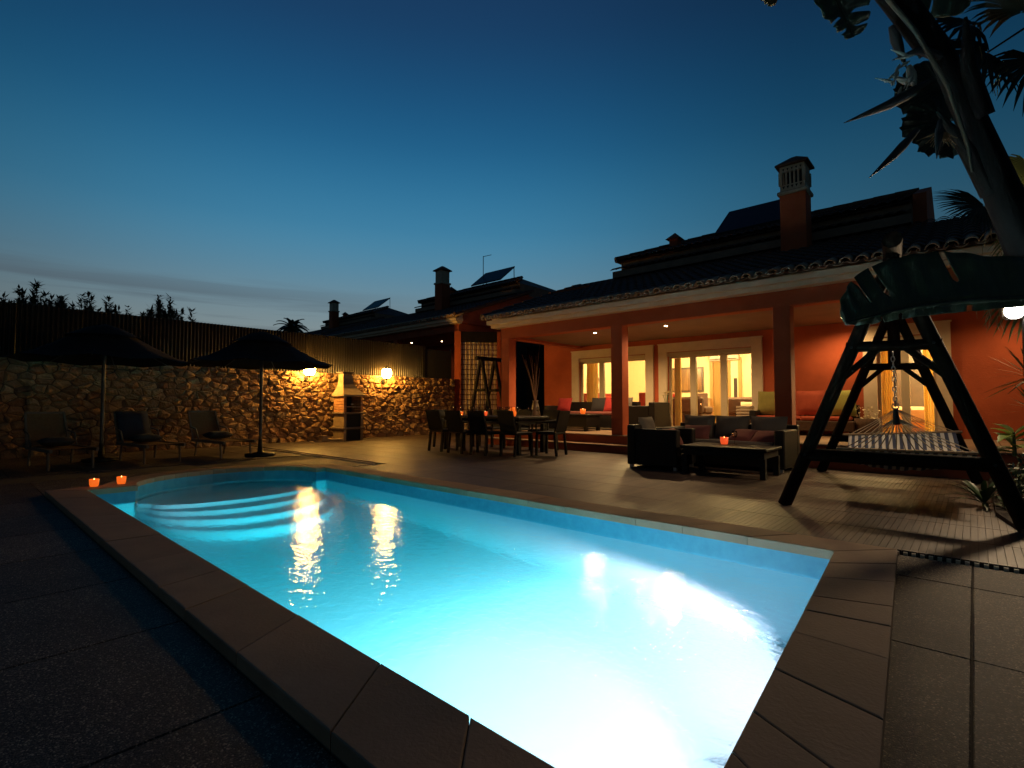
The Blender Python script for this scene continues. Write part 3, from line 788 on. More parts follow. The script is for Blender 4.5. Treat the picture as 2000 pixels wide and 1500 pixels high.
    hips = [(Vector((x0+.02,12.56,5.06)), Vector((x0+1.95,15.0,5.96)))] + ([(Vector((x1-.02,12.56,5.06)), Vector((xr,15.0,5.96)))] if hip else [])
    for a, b in hips:
        for k in range(7): h.tube([a.lerp(b, k/7), a.lerp(b, (k+1.08)/7)], [.09,.075], 8)
    while px_ < xr-.1:
        h.tube([(px_, 15, 5.95), (min(px_+.45, xr), 15, 5.95)], [.09,.08], 8); px_ += .42
    h.build('ridge_tiles', 'roof_tile', up)
    if not hip:
        g = MB(); pr = [(12.92, 4.0), (17.3, 4.0), (17.3, 5.1), (15.05, 6.0), (12.92, 5.22)]
        g.add([(x1, y, z) for y, z in pr]+[(x1+.22, y, z) for y, z in pr], [(4,3,2,1,0),(5,6,7,8,9)]+[(i,(i+1)%5,5+(i+1)%5,5+i) for i in range(5)])
        g.build('gable_wall', 'terracotta_paint', root)
    vx = -6.1+ux
    v = MB().box(vx-.12, vx+.12, 13.5, 13.74, 5.2, 5.62).build('roof_vent', 'terracotta_paint', root)
    MB().add([(vx-.2,13.42,5.62),(vx+.2,13.42,5.62),(vx+.2,13.82,5.62),(vx-.2,13.82,5.62),(vx,13.62,5.82)], [(0,3,2,1),(0,1,4),(1,2,4),(2,3,4),(3,0,4)]).build('vent_cap', 'roof_tile', v)
    chimney(root, -2.73, 12.15, 3.9, 6.33, ornate)

house = thing('villa', 'terracotta-red villa with white-trimmed lit windows and a tiled porch roof', 'house')
house_shell(house)
MB().box(-9.1, -7.75, 11.75, 11.95, 3.4, 4.27).build('parapet', 'terracotta_paint', house)
# walls round the glazed openings (outer face y = 12.5)
WB, WT = .37, 2.34
wins = [(-8.60, -6.44, [(-7.95, -7.80), (-7.2, -7.05)]), (-5.85, -3.77, [(-5.28, -5.13), (-4.53, -4.38)]), (-1.42, -.50, [(-1.04, -.91)])]
w = MB(); xs = -9.9
for a, b, _ in wins:
    w.box(xs, a, 12.5, 12.74, 0, 3.05); w.box(a, b, 12.5, 12.74, WT, 3.05); w.box(a, b, 12.5, 12.74, 0, WB-.004); xs = b
w.box(xs, 3.5, 12.5, 12.74, 0, 3.05)
w.build('front_wall', 'terracotta_paint', house)
MB().box(-9.9, -9.68, 12.74, 17.3, 0, 4.3).build('side_wall', 'terracotta_paint', house)
MB().box(3.28, 3.5, 12.74, 17.3, 0, 3.05).build('side_wall', 'terracotta_paint', house)
MB().box(-9.9, 3.5, 17.3, 17.5, 0, 4.5).build('rear_wall', 'terracotta_paint', house)
MB().box(-9.9, -7.1, 12.5, 17.3, 3.055, 3.15).build('flat_roof', 'roof_tile', house)
# porch floor and steps
pf = MB().box(-9.0, 3.4, 9.32, 12.495, .0, .345).build('porch_floor', 'terracotta_paint', house)
for k in range(20):
    a = -9.0 + .62*k
    MB().box(a+.003, a+.617, 9.285, 9.60, .346, .372, .006).build('floor_tile', 'coping_stone', pf)
    for j in range(4):
        MB().box(a+.003, a+.617, 9.605+.72*j, 10.32+.72*j, .346, .370).build('floor_tile', 'coping_stone', pf)
st = MB().box(-9.0, 3.4, 9.03, 9.315, .0, .16).build('porch_step', 'terracotta_paint', house)
for k in range(16):
    a = -9.0+.77*k; MB().box(a+.002, a+.768, 9.0, 9.312, .161, .188, .006).build('step_tread', 'coping_stone', st)
MB().box(-13.25, -9.9, 15.6, 15.72, 0, 3.3).build('passage_dark_sheet', 'dark_timber', house)  # dark sheet added so the gap beside the porch stays black

def window(k, a, b, mull, bottom):
    t = MB(); tw = .22
    t.box(a-tw, a+.004, 12.435, 12.505, bottom, WT+.005).box(b-.004, b+tw, 12.435, 12.505, bottom, WT+.005)
    t.box(a-tw, b+tw, 12.430, 12.505, WT+.006, WT+.20)
    t.box(a-tw-.02, b+tw+.02, 12.415, 12.51, WT+.201, WT+.225)
    wn = t.build('window', 'cream_paint', house)
    # reveals and shutter box
    MB().box(a+.001, b-.001, 12.50, 12.735, WT-.10, WT-.012).build('shutter_box', 'aluminium_frame', wn)
    fr = MB(); f0 = .055
    fr.box(a+.002, a+f0, 12.58, 12.66, WB, WT-.101).box(b-f0, b-.002, 12.58, 12.66, WB, WT-.101)
    fr.box(a+f0, b-f0, 12.58, 12.66, WT-.15, WT-.101).box(a+f0, b-f0, 12.58, 12.66, WB, WB+.05)
    fr.build('frame', 'aluminium_frame', wn)
    for (p, q) in mull:
        MB().box(p, q, 12.565, 12.645, WB+.051, WT-.151).build('mullion', 'aluminium_frame', wn)
    e = [a+f0] + [v for pq in mull for v in pq] + [b-f0]
    for i in range(0, len(e), 2):
        MB().box(e[i], e[i+1], 12.612, 12.620, WB+.051, WT-.151).build('pane', 'pane_glass', wn)
    MB().box(a-.05, b+.05, 12.40, 12.58, WB-.002, WB+.022).build('sill', 'cream_paint', wn)
    return wn
for k, (a, b, mull) in enumerate(wins): window(k, a, b, mull, WB)

# rooms behind the glass
def room(x0, x1, y0, y1, z0, z1):
    r = thing('room_interior', None, None); r['kind'] = 'structure'
    MB().box(x0, x1, y1, y1+.06, z0, z1).build('interior_back_wall', 'interior_paint', r)
    MB().box(x0-.06, x0, y0, y1, z0, z1).build('interior_side_wall', 'interior_paint', r)
    MB().box(x1, x1+.06, y0, y1, z0, z1).build('interior_side_wall', 'interior_paint', r)
    MB().box(x0, x1, y0, y1, z0-.05, z0).build('interior_floor', 'interior_floor', r)
    MB().box(x0, x1, y0, y1, z1, z1+.06).build('interior_ceiling', 'interior_paint', r)
    return r
room(-9.6, -3.05, 12.745, 17.0, .345, 2.80)
room(-2.6, 3.2, 12.745, 16.2, .345, 2.80)
MB().box(-9.6, -3.05, 12.741, 12.744, 2.36, 2.80)
def ceiling_lamp(x, y, label, e):
    t = thing('ceiling_lamp', label, 'lamp', (x, y, 2.80), 0, 'ceiling lamps inside the villa')
    MB().lathe([(.0,0),(.26,0),(.26,-.02),(.24,-.02)][::-1]).build('base', 'white_plastic', t)
    MB().lathe([(.24,-.02),(.23,-.06),(.17,-.10),(.08,-.12),(0,-.125)][::-1]).build('shade', 'ceiling_lamp_glow', t)
    lamp('ceiling_lamp_light', 'POINT', e*6.0, (1, .69, .28), t, (0, 0, -.30), shadow_soft_size=.2)
ceiling_lamp(-7.6, 14.6, 'round ceiling lamp over the dining corner behind the left window', 58)
ceiling_lamp(-5.0, 14.9, 'round ceiling lamp over the living room behind the middle window', 62)
ceiling_lamp(-.6, 14.4, 'round ceiling lamp in the bedroom behind the right window', 170)

# ---------------------------------------------------------------- neighbours: the same design further along the row
D1 = Vector((-15.2, 3.0, 1.0))
n1 = thing('neighbour_house', 'dark tiled neighbour house behind the fence, nearer of the two', 'house', D1, 0, 'neighbouring houses in the row')
house_shell(n1, False, -1.0, 2.3, True)
solar(n1, -3.0, -1.0, 14.2, 5.85, 15.2, 6.65)
a_ = MB(); a_.tube([(-2.55,14.6,5.7),(-2.55,14.6,7.3)], .018, 6).tube([(-2.55,14.6,7.28),(-2.0,14.6,7.26)], .014, 6).build('antenna', 'black_metal', n1)
MB().box(-9.9, 1.3, 12.5, 12.7, -1, 3.0).build('front_wall', 'terracotta_paint', n1)
MB().box(1.1, 1.3, 12.7, 17.3, -1, 3.6).build('side_wall', 'dark_timber', n1)  # wall coloured dark, the shade of the gap put into it
n2 = thing('neighbour_house', 'farthest house of the row, chimney rising over the fence', 'house', D1*2, 0, 'neighbouring houses in the row')
house_shell(n2, False, -2.0, 2.3, True)
solar(n2, -2.4, -.4, 14.2, 5.85, 15.2, 6.65)
MB().box(-9.9, 1.5, 12.5, 12.7, -2, 3.0).build('front_wall', 'terracotta_paint', n2)
solar(house, -5.22, -3.3, 14.2, 5.74, 15.4, 6.70)

# recessed downlights
def downlight(loc, label, e, group='downlights in the porch ceiling', par=None, spot=True):
    t = thing('downlight', label, 'downlight', loc, 0, group)
    MB().lathe([(.035,-.002),(.055,-.006),(.055,.0)], n=14).build('trim_ring', 'steel', t)
    MB().lathe([(.036,-.003),(.03,-.010),(0,-.012)][::-1], n=12).build('lens', 'downlight_glow', t)
    if e: lamp('downlight_lamp', 'SPOT', e, (1, .62, .28), t, (0, 0, -.03), spot_size=R(162), spot_blend=.6, shadow_soft_size=.04)
downlight((-6.63, 10.31, 2.70), 'small lit downlight in the porch ceiling left of the middle column', 250)
downlight((-4.90, 10.42, 2.70), 'small lit downlight in the porch ceiling right of the middle column', 160)
downlight((-1.85, 11.75, 2.70), 'lit downlight over the cushioned bench, hidden by the big leaf', 90)
downlight((.75, 11.6, 2.70), 'lit downlight over the right end of the porch', 60)
downlight((-16.81, 14.19, 3.70), 'tiny lit downlight under the eaves of the neighbour house, right one', 14, 'downlights under the neighbour eaves')
downlight((-18.22, 13.66, 3.70), 'tiny lit downlight under the eaves of the neighbour house, left one', 14, 'downlights under the neighbour eaves')

# ================================================================== lattice screen and second swing frame by the passage
lat = thing('lattice_screen', 'square wooden lattice screen between red posts, behind the dining table', 'screen', (-13.40, 12.02, 0), R(-40))
for y0, y1 in ((-.10, .12), (1.40, 1.52)): MB().box(-.10, .10, y0, y1, -.02, 3.56).build('post', 'terracotta_paint', lat)
MB().box(-.08, .06, .121, 1.399, 3.20, 3.56).build('top_beam', 'dark_timber', lat)
for k in range(9):
    y = .17+.145*k; MB().box(-.008, .012, y-.014, y+.014, .02, 3.195).build('upright_slat', 'lattice_wood', lat)
for k in range(18):
    z = .12+.175*k; MB().box(.0125, .030, .125, 1.395, z-.014, z+.014).build('cross_slat', 'lattice_wood', lat)
MB().box(-.06, -.045, .122, 1.398, 0, 3.19).build('backing_panel', 'lattice_back', lat)
sw = thing('garden_swing_frame', 'dark timber swing frame standing in front of the lattice screen', 'swing frame', (-11.42, 11.2, 0))
for y in (0, .62):
    MB().tube([(-.56, y, 0), (.02, y, 2.42)], .055, 8).build('leg', 'dark_timber', sw)
    MB().tube([(.62, y, 0), (.06, y, 2.42)], .055, 8).build('leg', 'dark_timber', sw)
    MB().tube([(-.26, y, 1.45), (.34, y, 1.45)], .045, 8).build('cross_bar', 'dark_timber', sw)
MB().tube([(.04, -.22, 2.44), (.04, 1.3, 2.44)], .065, 8).build('ridge_beam', 'dark_timber', sw)

# ================================================================== BARBECUE
bb = thing('barbecue', 'tall masonry barbecue with flared hood against the stone wall', 'barbecue', (-12.80, 7.48, 0))
MB().box(-.28, .28, -.29, -.22, .0, .33).box(-.28, .28, .22, .29, .0, .33).box(-.28, -.22, -.22, .22, .0, .33).build('base', 'bbq_stone', bb)
MB().box(-.30, .33, -.33, .33, .331, .385, .012).build('lower_shelf', 'bbq_slab', bb)
MB().box(-.28, .28, -.29, -.22, .386, .74).box(-.28, .28, .22, .29, .386, .74).box(-.28, -.22, -.22, .22, .386, .74).build('middle', 'bbq_stone', bb)
MB().box(-.31, .33, -.34, .34, .741, .785, .012).build('worktop', 'bbq_slab', bb)
MB().box(.20, .25, -.219, .219, .002, .33).build('lower_front_panel', 'soot_and_shade', bb)  # plain dark panels set in the front recesses
MB().box(.20, .25, -.219, .219, .387, .74).build('upper_front_panel', 'soot_and_shade', bb)
fb = MB().box(-.27, -.20, -.26, .26, .787, 1.22).build('firebox', 'soot_and_shade', bb)
for k in range(6):
    z = .788+.0715*k
    for s_ in (-1, 1):
        for j in range(2):
            x0 = -.27+.27*j+(.0 if k % 2 else .0)
            a, b = (-.29, -.215) if s_ < 0 else (.215, .29)
            MB().box(x0+.003, x0+.267, a, b, z+.002, z+.068, .004).build('brick', 'bbq_brick', fb)
MB().box(-.19, .27, -.21, .21, .93, .94).build('grill', 'steel', bb)
MB().box(.20, .235, -.05, .01, 1.0, 1.02).build('grill_handle', 'steel', bb)
prof = [(.36, 1.222), (.355, 1.262), (.30, 1.33), (.225, 1.44), (.175, 1.56), (.15, 1.70), (.145, 1.84)]
rings = [[(-.30+ .0, -r_*.95, z), (-.30 + r_*1.75, -r_*.95, z), (-.30 + r_*1.75, r_*.95, z), (-.30, r_*.95, z)] for r_, z in prof]
MB().loft(rings).build('hood', 'bbq_stone', bb)
MB().box(-.33, .0, -.19, .19, 1.86, 1.90, .01).box(-.29, -.05, -.13, -.11, 1.84, 1.86).box(-.29, -.05, .11, .13, 1.84, 1.86).build('chimney_cap', 'bbq_slab', bb)
# small things on the ground beside it
t = thing('serving_tray', 'low dark tray on the ground left of the barbecue', 'tray', (-12.75, 6.62, .0))
MB().box(-.16, .16, -.22, .22, .0, .035, .01).build('tray_base', 'bbq_slab', t)
MB().box(-.17, -.155, -.23, .23, .036, .06).box(.155, .17, -.23, .23, .036, .06).build('rim', 'bbq_slab', t)
t = thing('charcoal_box', 'small tan box on the tray beside the barbecue', 'box', (-12.72, 6.72, .036))
MB().box(-.09, .09, -.08, .08, .0, .13, .008).build('carton', 'bbq_stone', t); MB().box(-.095, .095, -.085, .085, .1305, .145).build('lid', 'bbq_stone', t)
t = thing('firewood_log', 'pale split log lying at the foot of the barbecue', 'log', (-12.62, 7.02, .0))
MB().tube([(-.05, -.22, .055), (.03, .16, .055)], [.055, .05], 7).build('log_body', 'bbq_stone', t)

# ================================================================== PARASOLS
def parasol(loc, label, rz=0):
    t = thing('parasol', label, 'parasol', loc, rz, 'parasols over the loungers')
    MB().lathe([(.0,0),(.27,0),(.27,.05),(.05,.08),(.035,.30),(.035,.32)]).build('base', 'black_metal', t)
    MB().tube([(0,0,.1),(0,0,2.34)], .030, 10).build('pole', 'pole_metal', t)
    n = 8; can = MB(); vs_ = []
    rows = [(1.32, 1.80), (1.05, 1.88), (.72, 2.06), (.40, 2.25)]
    for r_, z in rows:
        for j in range(n*2):
            a = math.pi*j/n; sag = .0 if j % 2 == 0 else -.035*r_; vs_.append((r_*math.cos(a)*(1 if j % 2 == 0 else .955), r_*math.sin(a)*(1 if j % 2 == 0 else .955), z+sag))
    K = 2*n; fs = []
    for i in range(3):
        for j in range(K): fs.append((i*K+j, i*K+(j+1) % K, (i+1)*K+(j+1) % K, (i+1)*K+j))
    can.add(vs_, fs, True); can.add([(x, y, z-.006) for x, y, z in vs_], [f[::-1] for f in fs], True)
    c = can.build('canopy', 'canopy_cloth', t)
    vv = MB(); vs_ = []
    for r_, z in ((.55, 2.20), (.25, 2.36), (.0, 2.44)):
        for j in range(K): a = math.pi*j/n; vs_.append((r_*math.cos(a), r_*math.sin(a), z))
    fs = [(i*K+j, i*K+(j+1) % K, (i+1)*K+(j+1) % K, (i+1)*K+j) for i in range(2) for j in range(K)]
    vv.add(vs_, fs, True).build('vent_cap', 'canopy_cloth', c)
    for j in range(n):
        a = 2*math.pi*j/n
        MB().tube([(.03*math.cos(a),   .03*math.sin(a), 2.28), (1.27*math.cos(a), 1.27*math.sin(a), 1.785)], .009, 5).build('rib', 'pole_metal', t)
    MB().lathe([(.0,2.34),(.02,2.35),(.02,2.38),(0,2.41)]).build('finial', 'pole_metal', t)
    return t
parasol((-10.37, 4.17, 0), 'dark parasol whose rim meets the left wall lantern', .2)
parasol((-11.50, 1.90, 0), 'dark parasol between the left and middle loungers', .5)

# ================================================================== LOUNGERS
def lounger(loc, rz, label, towel):
    t = thing('sun_lounger', label, 'sun lounger', loc, rz, 'sun loungers along the stone wall')
    # local: back at -x, foot at +x
    for s_ in (-1, 1):
        MB().bar((-.10, s_*.28, .30), (1.25, s_*.28, .30), .035, .05).build('side_rail', 'lounger_frame', t)
        MB().bar((-.10, s_*.27, .31), (-.38, s_*.25, .86), .032, .032).build('back_rail', 'lounger_frame', t)
        for x in (.02, 1.10):
            MB().tube([(x, s_*.27, .0), (x+(.06 if x < .5 else -.04), s_*.27, .29)], .018, 6).build('leg', 'lounger_frame', t)
        MB().tube([(-.22, s_*.27, .56), (.08, s_*.29, .52), (.20, s_*.29, .33)], .014, 6).build('arm', 'lounger_frame', t)
    MB().bar((-.38, -.26, .86), (-.38, .26, .86), .035, .035).build('top_bar', 'lounger_frame', t)
    bs = MB(); vs_ = []
    for i in range(7):
        u = i/6; sg = -.03*math.sin(math.pi*u)
        for s_ in (-1, 1): vs_.append((-.11-.26*u+sg, s_*.245, .32+.52*u))
    fs = [(2*i, 2*i+1, 2*i+3, 2*i+2) for i in range(6)]
    bs.add(vs_, fs, True); bs.add([(x-.006, y, z) for x, y, z in vs_], [f[::-1] for f in fs], True)
    bs.build('backrest', 'sling_fabric', t)
    ss = MB(); vs_ = []
    for i in range(9):
        u = i/8
        for s_ in (-1, 1): vs_.append((-.08+1.32*u, s_*.262, .328-.02*math.sin(math.pi*u)))
    fs = [(2*i, 2*i+2, 2*i+3, 2*i+1) for i in range(8)]
    ss.add(vs_, fs, True); ss.add([(x, y, z-.006) for x, y, z in vs_], [f[::-1] for f in fs], True)
    ss.build('seat', 'sling_fabric', t)
    return t
lounger((-11.45, 1.22, 0), .12, 'tan sling lounger farthest left along the stone wall', 0)
lounger((-11.45, 2.42, 0), .12, 'sun lounger with a navy towel over its back', 0)
lounger((-11.40, 3.60, 0), .10, 'tan sling lounger nearest the lantern light', 0)
def cushion_thing(name, label, cat, loc, size, rot, material, group=None, seed=0):
    t = MB().cushion((0,0,0), *size, rot=rot, seed=seed).build(name, material, None, loc=loc); return tag(t, label, cat, group)
for i, (y, lb) in enumerate(((1.25, 'dark rolled cushion on the seat of the leftmost lounger'), (2.45, 'dark rolled cushion on the seat of the towel-draped lounger'), (3.63, 'dark rolled cushion on the seat of the lit lounger'))):
    cushion_thing('seat_cushion', lb, 'cushion', (-11.05, y, .40), (.42, .44, .15), (0,0,.1), 'dark_cushion', 'dark cushions on the loungers', i)
tw = MB(); vs_ = []
for i in range(12):
    u = i/11
    x, z = ((-.075-.275*u*1.09+.0, .36+.55*u*1.0) if i < 11 else (-.43, .80))
    for j in range(5): vs_.append((x + .012*mnoise.noise(Vector((u*4, j*.9, 0))) + .012, -.25+.125*j, z))
tw.add(vs_, [(5*i+j, 5*i+j+1, 5*i+j+6, 5*i+j+5) for i in range(11) for j in range(4)], True)
o = tw.build('beach_towel', 'navy_towel', None, loc=(-11.45, 2.42, 0)); o.rotation_euler = (0,0,.12); tag(o, 'navy towel draped over the back of the middle lounger', 'towel')
sm_ = o.modifiers.new('thick', 'SOLIDIFY'); sm_.thickness = .012; sm_.offset = 1

# candles at the pool edge
def candle(loc, label, material='candle_amber', s=1., group=None, e=0.):
    t = thing('candle_glass', label, 'candle', loc, 0, group)
    MB().lathe([(.0,0),(.042*s,0),(.052*s,.03*s),(.056*s,.10*s),(.050*s,.10*s),(.046*s,.035*s),(0,.03*s)]).build('cup', material, t)
    MB().lathe([(0,.031*s),(.044*s,.036*s),(.046*s,.075*s),(0,.078*s)]).build('wax', 'candle_flame' if material != 'candle_white' else 'wax', t)
    MB().lathe([(0,.08*s),(.008*s,.088*s),(.006*s,.10*s),(0,.115*s)], n=8).build('flame', 'candle_flame', t)
    if e: lamp('candle_light', 'POINT', e, (1, .45, .12), t, (0,0,.16*s), shadow_soft_size=.03)
    return t
candle((-7.60, 1.20, .05), 'amber candle cup on the coping, left of the pair', s=.85, e=.2, group='candles at the pool corner')
candle((-7.62, 1.46, .05), 'amber candle cup on the coping, right of the pair nearer the steps', s=.85, e=.2, group='candles at the pool corner')

# ================================================================== DINING SET
DT = (-7.62, 7.86)
t = thing('dining_table', 'long dark wicker dining table laid with glasses', 'table', (DT[0], DT[1], .024))
MB().box(-1.15, 1.15, -.48, .48, .68, .735, .01).build('tabletop', 'dark_wicker', t)
MB().box(-1.10, 1.10, -.43, .43, .58, .679).build('apron', 'dark_wicker', t)
for sx in (-1, 1):
    for sy in (-1, 1): MB().box(sx*1.05-.04, sx*1.05+.04, sy*.38-.04, sy*.38+.04, 0, .58).build('leg', 'dark_wicker', t)
def chair_proto():
    t = thing('dining_chair', '', 'chair')
    MB().box(-.22, .22, -.22, .22, .40, .455, .015).build('seat', 'dark_wicker', t)
    b = MB(); b.loft([[(-.22,.19+.10*u,.456+.40*u),(.22,.19+.10*u,.456+.40*u),(.22,.225+.10*u,.456+.40*u),(-.22,.225+.10*u,.456+.40*u)] for u in (0,.3,.6,1)])
    b.build('backrest', 'dark_wicker', t)
    for sx in (-1, 1):
        for sy in (-1, 1): MB().bar((sx*.195, sy*.195, .399), (sx*.20, sy*.205+(.03 if sy > 0 else 0), 0), .042, .042).build('leg', 'dark_wicker', t)
        MB().bar((sx*.225, -.20, .62), (sx*.225, .25, .65), .035, .03).build('arm', 'dark_wicker', t)
        MB().bar((sx*.225, -.19, .456), (sx*.225, -.19, .606), .03, .03).build('arm_support', 'dark_wicker', t)
    return t
ch = chair_proto(); ch['group'] = 'chairs round the dining table'
spots = [((-8.38, 7.14), math.pi, 'dark dining chair on the pool side, farthest left of its row'),
         ((-7.72, 7.10), math.pi, 'dark dining chair on the pool side, second of its row from the left'),
         ((-7.08, 7.12), math.pi, 'dark dining chair on the pool side, third of its row from the left'),
         ((-6.50, 7.36), math.pi-.12, 'dark dining chair on the pool side, at the right end of its row'),
         ((-8.40, 8.62), 0, 'dark dining chair on the house side, farthest left of its row'),
         ((-7.62, 8.62), 0, 'dark dining chair on the house side, middle of its row'),
         ((-6.86, 8.62), 0, 'dark dining chair on the house side, right of its row'),
         ((-9.03, 7.80), math.pi/2, 'dark dining chair at the left head of the table by the lantern glow'),
         ((-6.12, 7.92), -math.pi/2+.15, 'dark dining chair at the right head of the table, before the steps')]
for i, ((x, y), rz, lb) in enumerate(spots):
    if i == 0: ch.location = (x, y, .024); ch.rotation_euler = (0,0,rz); ch['label'] = lb
    else: dup(ch, (x, y, .024), rz, lb)
gl = thing('wine_glass', 'clear stemmed glass on the dining table', 'glass', (0,0,0), 0, 'wine glasses on the dining table')
MB().lathe([(.034,0),(.034,.003),(.005,.008),(.004,.085),(.02,.10),(.036,.125),(.038,.155),(.030,.195),(.0285,.195),(.036,.155),(.034,.127),(.018,.104),(0,.10)], n=12).build('bowl', 'drink_glass', gl)
gz = .024+.7355
first = True
for gx in (-.92, -.66, -.40, -.12, .16, .46, .72, .94):
    for gy in (-.30, .30):
        p = (DT[0]+gx+random.uniform(-.06,.06), DT[1]+gy+random.uniform(-.05,.05), gz)
        if first: gl.location = p; first = False
        else: copy_tree(gl).location = p
candle((DT[0]-.95, DT[1]-.05, gz), 'small amber tea light on the table, farthest left', 'candle_amber', .8, 'tea lights on the dining table')
candle((DT[0]-.72, DT[1]+.04, gz), 'small amber tea light on the table, second from the left', 'candle_amber', .8, 'tea lights on the dining table')
candle((DT[0]-.22, DT[1]-.02, gz), 'small red tea light in the middle of the table', 'candle_red', .9, 'tea lights on the dining table')
t = thing('candle_lantern', 'tall glowing orange candle jar on the dining table', 'candle', (-6.98, 7.78, gz))
MB().lathe([(0,0),(.05,0),(.072,.05),(.070,.13),(.05,.18),(.046,.18),(.064,.13),(.064,.055),(0,.02)]).build('jar', 'candle_amber', t)
MB().lathe([(0,.021),(.055,.03),(.055,.10),(0,.104)]).build('wax', 'candle_red', t)
lamp('candle_light', 'POINT', 1.2, (1, .40, .10), t, (0,0,.26), shadow_soft_size=.03)
candle((-7.16, 7.70, gz), 'small white tea light beside the orange candle jar', 'candle_white', .8, e=.2)

# ================================================================== LOUNGE SET ON THE DECK
def wicker_seat(name, label, cat, loc, rz, w_, d_, back=.66, arm=.60, seat=.32, group=None):
    t = thing(name, label, cat, loc, rz, group)
    MB().box(-w_/2+.14, w_/2-.14, -d_/2, d_/2-.14, .05, seat, .012).build('seat_base', 'dark_wicker', t)
    MB().box(-w_/2, w_/2, d_/2-.139, d_/2, .05, back, .015).build('backrest', 'dark_wicker', t)
    for s_ in (-1, 1):
        a, b = (-w_/2, -w_/2+.139) if s_ < 0 else (w_/2-.139, w_/2)
        MB().box(a, b, -d_/2, d_/2-.14, .05, arm, .015).build('armrest', 'dark_wicker', t)
        for y in (-d_/2+.05, d_/2-.05): MB().box(s_*(w_/2-.06)-.025, s_*(w_/2-.06)+.025, y-.025, y+.025, 0, .05).build('foot', 'steel', t)
    return t
DZ = .024
wicker_seat('wicker_sofa', 'dark wicker sofa with three grey back cushions on the deck', 'sofa', (-2.93, 8.42, DZ), 0, 1.86, .86)
cush = MB().box(-.78, .78, -.42, .27, .0, .10, .03).build('seat_pad', 'grey_cushion', None, loc=(-2.93, 8.42, DZ+.322)); tag(cush, 'long grey seat pad on the deck sofa', 'cushion')
for i, (x, lb) in enumerate(((-3.47, 'grey back cushion of the deck sofa, left of three'), (-2.93, 'grey back cushion of the deck sofa, middle of three'), (-2.38, 'grey back cushion of the deck sofa, right of three'))):
    cushion_thing('back_cushion', lb, 'cushion', (x, 8.60, DZ+.60), (.54, .40, .17), (R(76), 0, 0), 'grey_cushion', 'back cushions of the deck sofa', i)
cushion_thing('throw_pillow', 'dusky pink pillow at the left end of the deck sofa', 'pillow', (-3.40, 8.32, DZ+.50), (.42, .36, .13), (R(48), 0, .15), 'pink_cushion', 'pink pillows on the deck sofa', 5)
cushion_thing('throw_pillow', 'dusky pink pillow in the middle of the deck sofa', 'pillow', (-2.66, 8.30, DZ+.49), (.42, .34, .13), (R(30), 0, -.2), 'pink_cushion', 'pink pillows on the deck sofa', 6)
cushion_thing('throw_pillow', 'dusky pink pillow at the right end of the deck sofa', 'pillow', (-2.30, 8.28, DZ+.48), (.46, .36, .15), (R(22), 0, .1), 'pink_cushion', 'pink pillows on the deck sofa', 7)
wicker_seat('wicker_armchair', 'dark wicker armchair seen from its side, left of the low table', 'armchair', (-3.66, 7.58, DZ), math.pi/2+.05, .78, .80, back=.66)
cushion_thing('back_cushion', 'grey-green cushion showing above the deck armchair', 'cushion', (-3.92, 7.62, DZ+.60), (.46, .36, .15), (R(78), 0, math.pi/2), 'grey_cushion', None, 8)
cushion_thing('throw_pillow', 'dusky red pillow on the seat of the deck armchair', 'pillow', (-3.44, 7.52, DZ+.46), (.40, .34, .15), (R(60), 0, math.pi/2), 'pink_cushion', None, 9)
t = thing('coffee_table', 'low dark wicker coffee table in front of the deck sofa', 'table', (-2.56, 7.42, DZ))
MB().box(-.58, .58, -.36, .36, .36, .40, .01).build('tabletop', 'dark_wicker', t)
MB().box(-.54, .54, -.32, .32, .27, .359).build('apron', 'dark_wicker', t)
for sx in (-1, 1):
    for sy in (-1, 1): MB().box(sx*.52-.035, sx*.52+.035, sy*.30-.035, sy*.30+.035, 0, .27).build('leg', 'dark_wicker', t)
candle((-2.70, 7.60, DZ+.4005), 'small glowing candle on the low coffee table', 'candle_red', 1.0, e=.5)
g2 = copy_tree(gl); g2.location = (-2.58, 7.68, DZ+.4005); g2['label'] = 'stemmed glass beside the candle on the coffee table'; del g2['group']

# ================================================================== PORCH FURNITURE
PZ = .3705
wicker_seat('porch_sofa', 'dark wicker sofa on the porch between the left columns', 'sofa', (-7.45, 11.35, PZ), 0, 2.45, .85, back=.70, arm=.60, seat=.36)
cush = MB().box(-1.06, 1.06, -.43, .26, 0, .09, .03).build('seat_pad', 'pink_cushion', None, loc=(-7.45, 11.35, PZ+.362)); tag(cush, 'long dull red seat pad on the porch sofa', 'cushion')
for i, (x, mt, lb, gp) in enumerate(((-8.35, 'red_cushion', 'red pillow at the far left end of the porch sofa', 'red pillows on the porch sofa'), (-7.22, 'dark_cushion', 'dark grey pillow on the porch sofa beside the red one', None),
        (-6.86, 'red_cushion', 'red pillow on the porch sofa nearest the middle column', 'red pillows on the porch sofa'), (-6.52, 'grey_cushion', 'grey checked pillow on the porch sofa behind the middle column', None))):
    cushion_thing('throw_pillow', lb, 'pillow', (x, 11.42, PZ+.62), (.46, .40, .15), (R(70), 0, random.uniform(-.2,.2)), mt, gp, i+20)
t = thing('porch_table', 'low dark wicker table in front of the porch sofa', 'table', (-7.30, 10.35, PZ))
MB().box(-.62, .62, -.33, .33, .36, .40, .01).build('tabletop', 'dark_wicker', t)
MB().box(-.58, .58, -.29, .29, .12, .359).build('apron', 'dark_wicker', t)
for sx in (-1, 1):
    for sy in (-1, 1): MB().box(sx*.54-.035, sx*.54+.035, sy*.26-.035, sy*.26+.035, 0, .12).build('leg', 'dark_wicker', t)
candle((-7.05, 10.40, PZ+.4005), 'orange candle cup on the porch table', 'candle_amber', 1.2, e=.3)
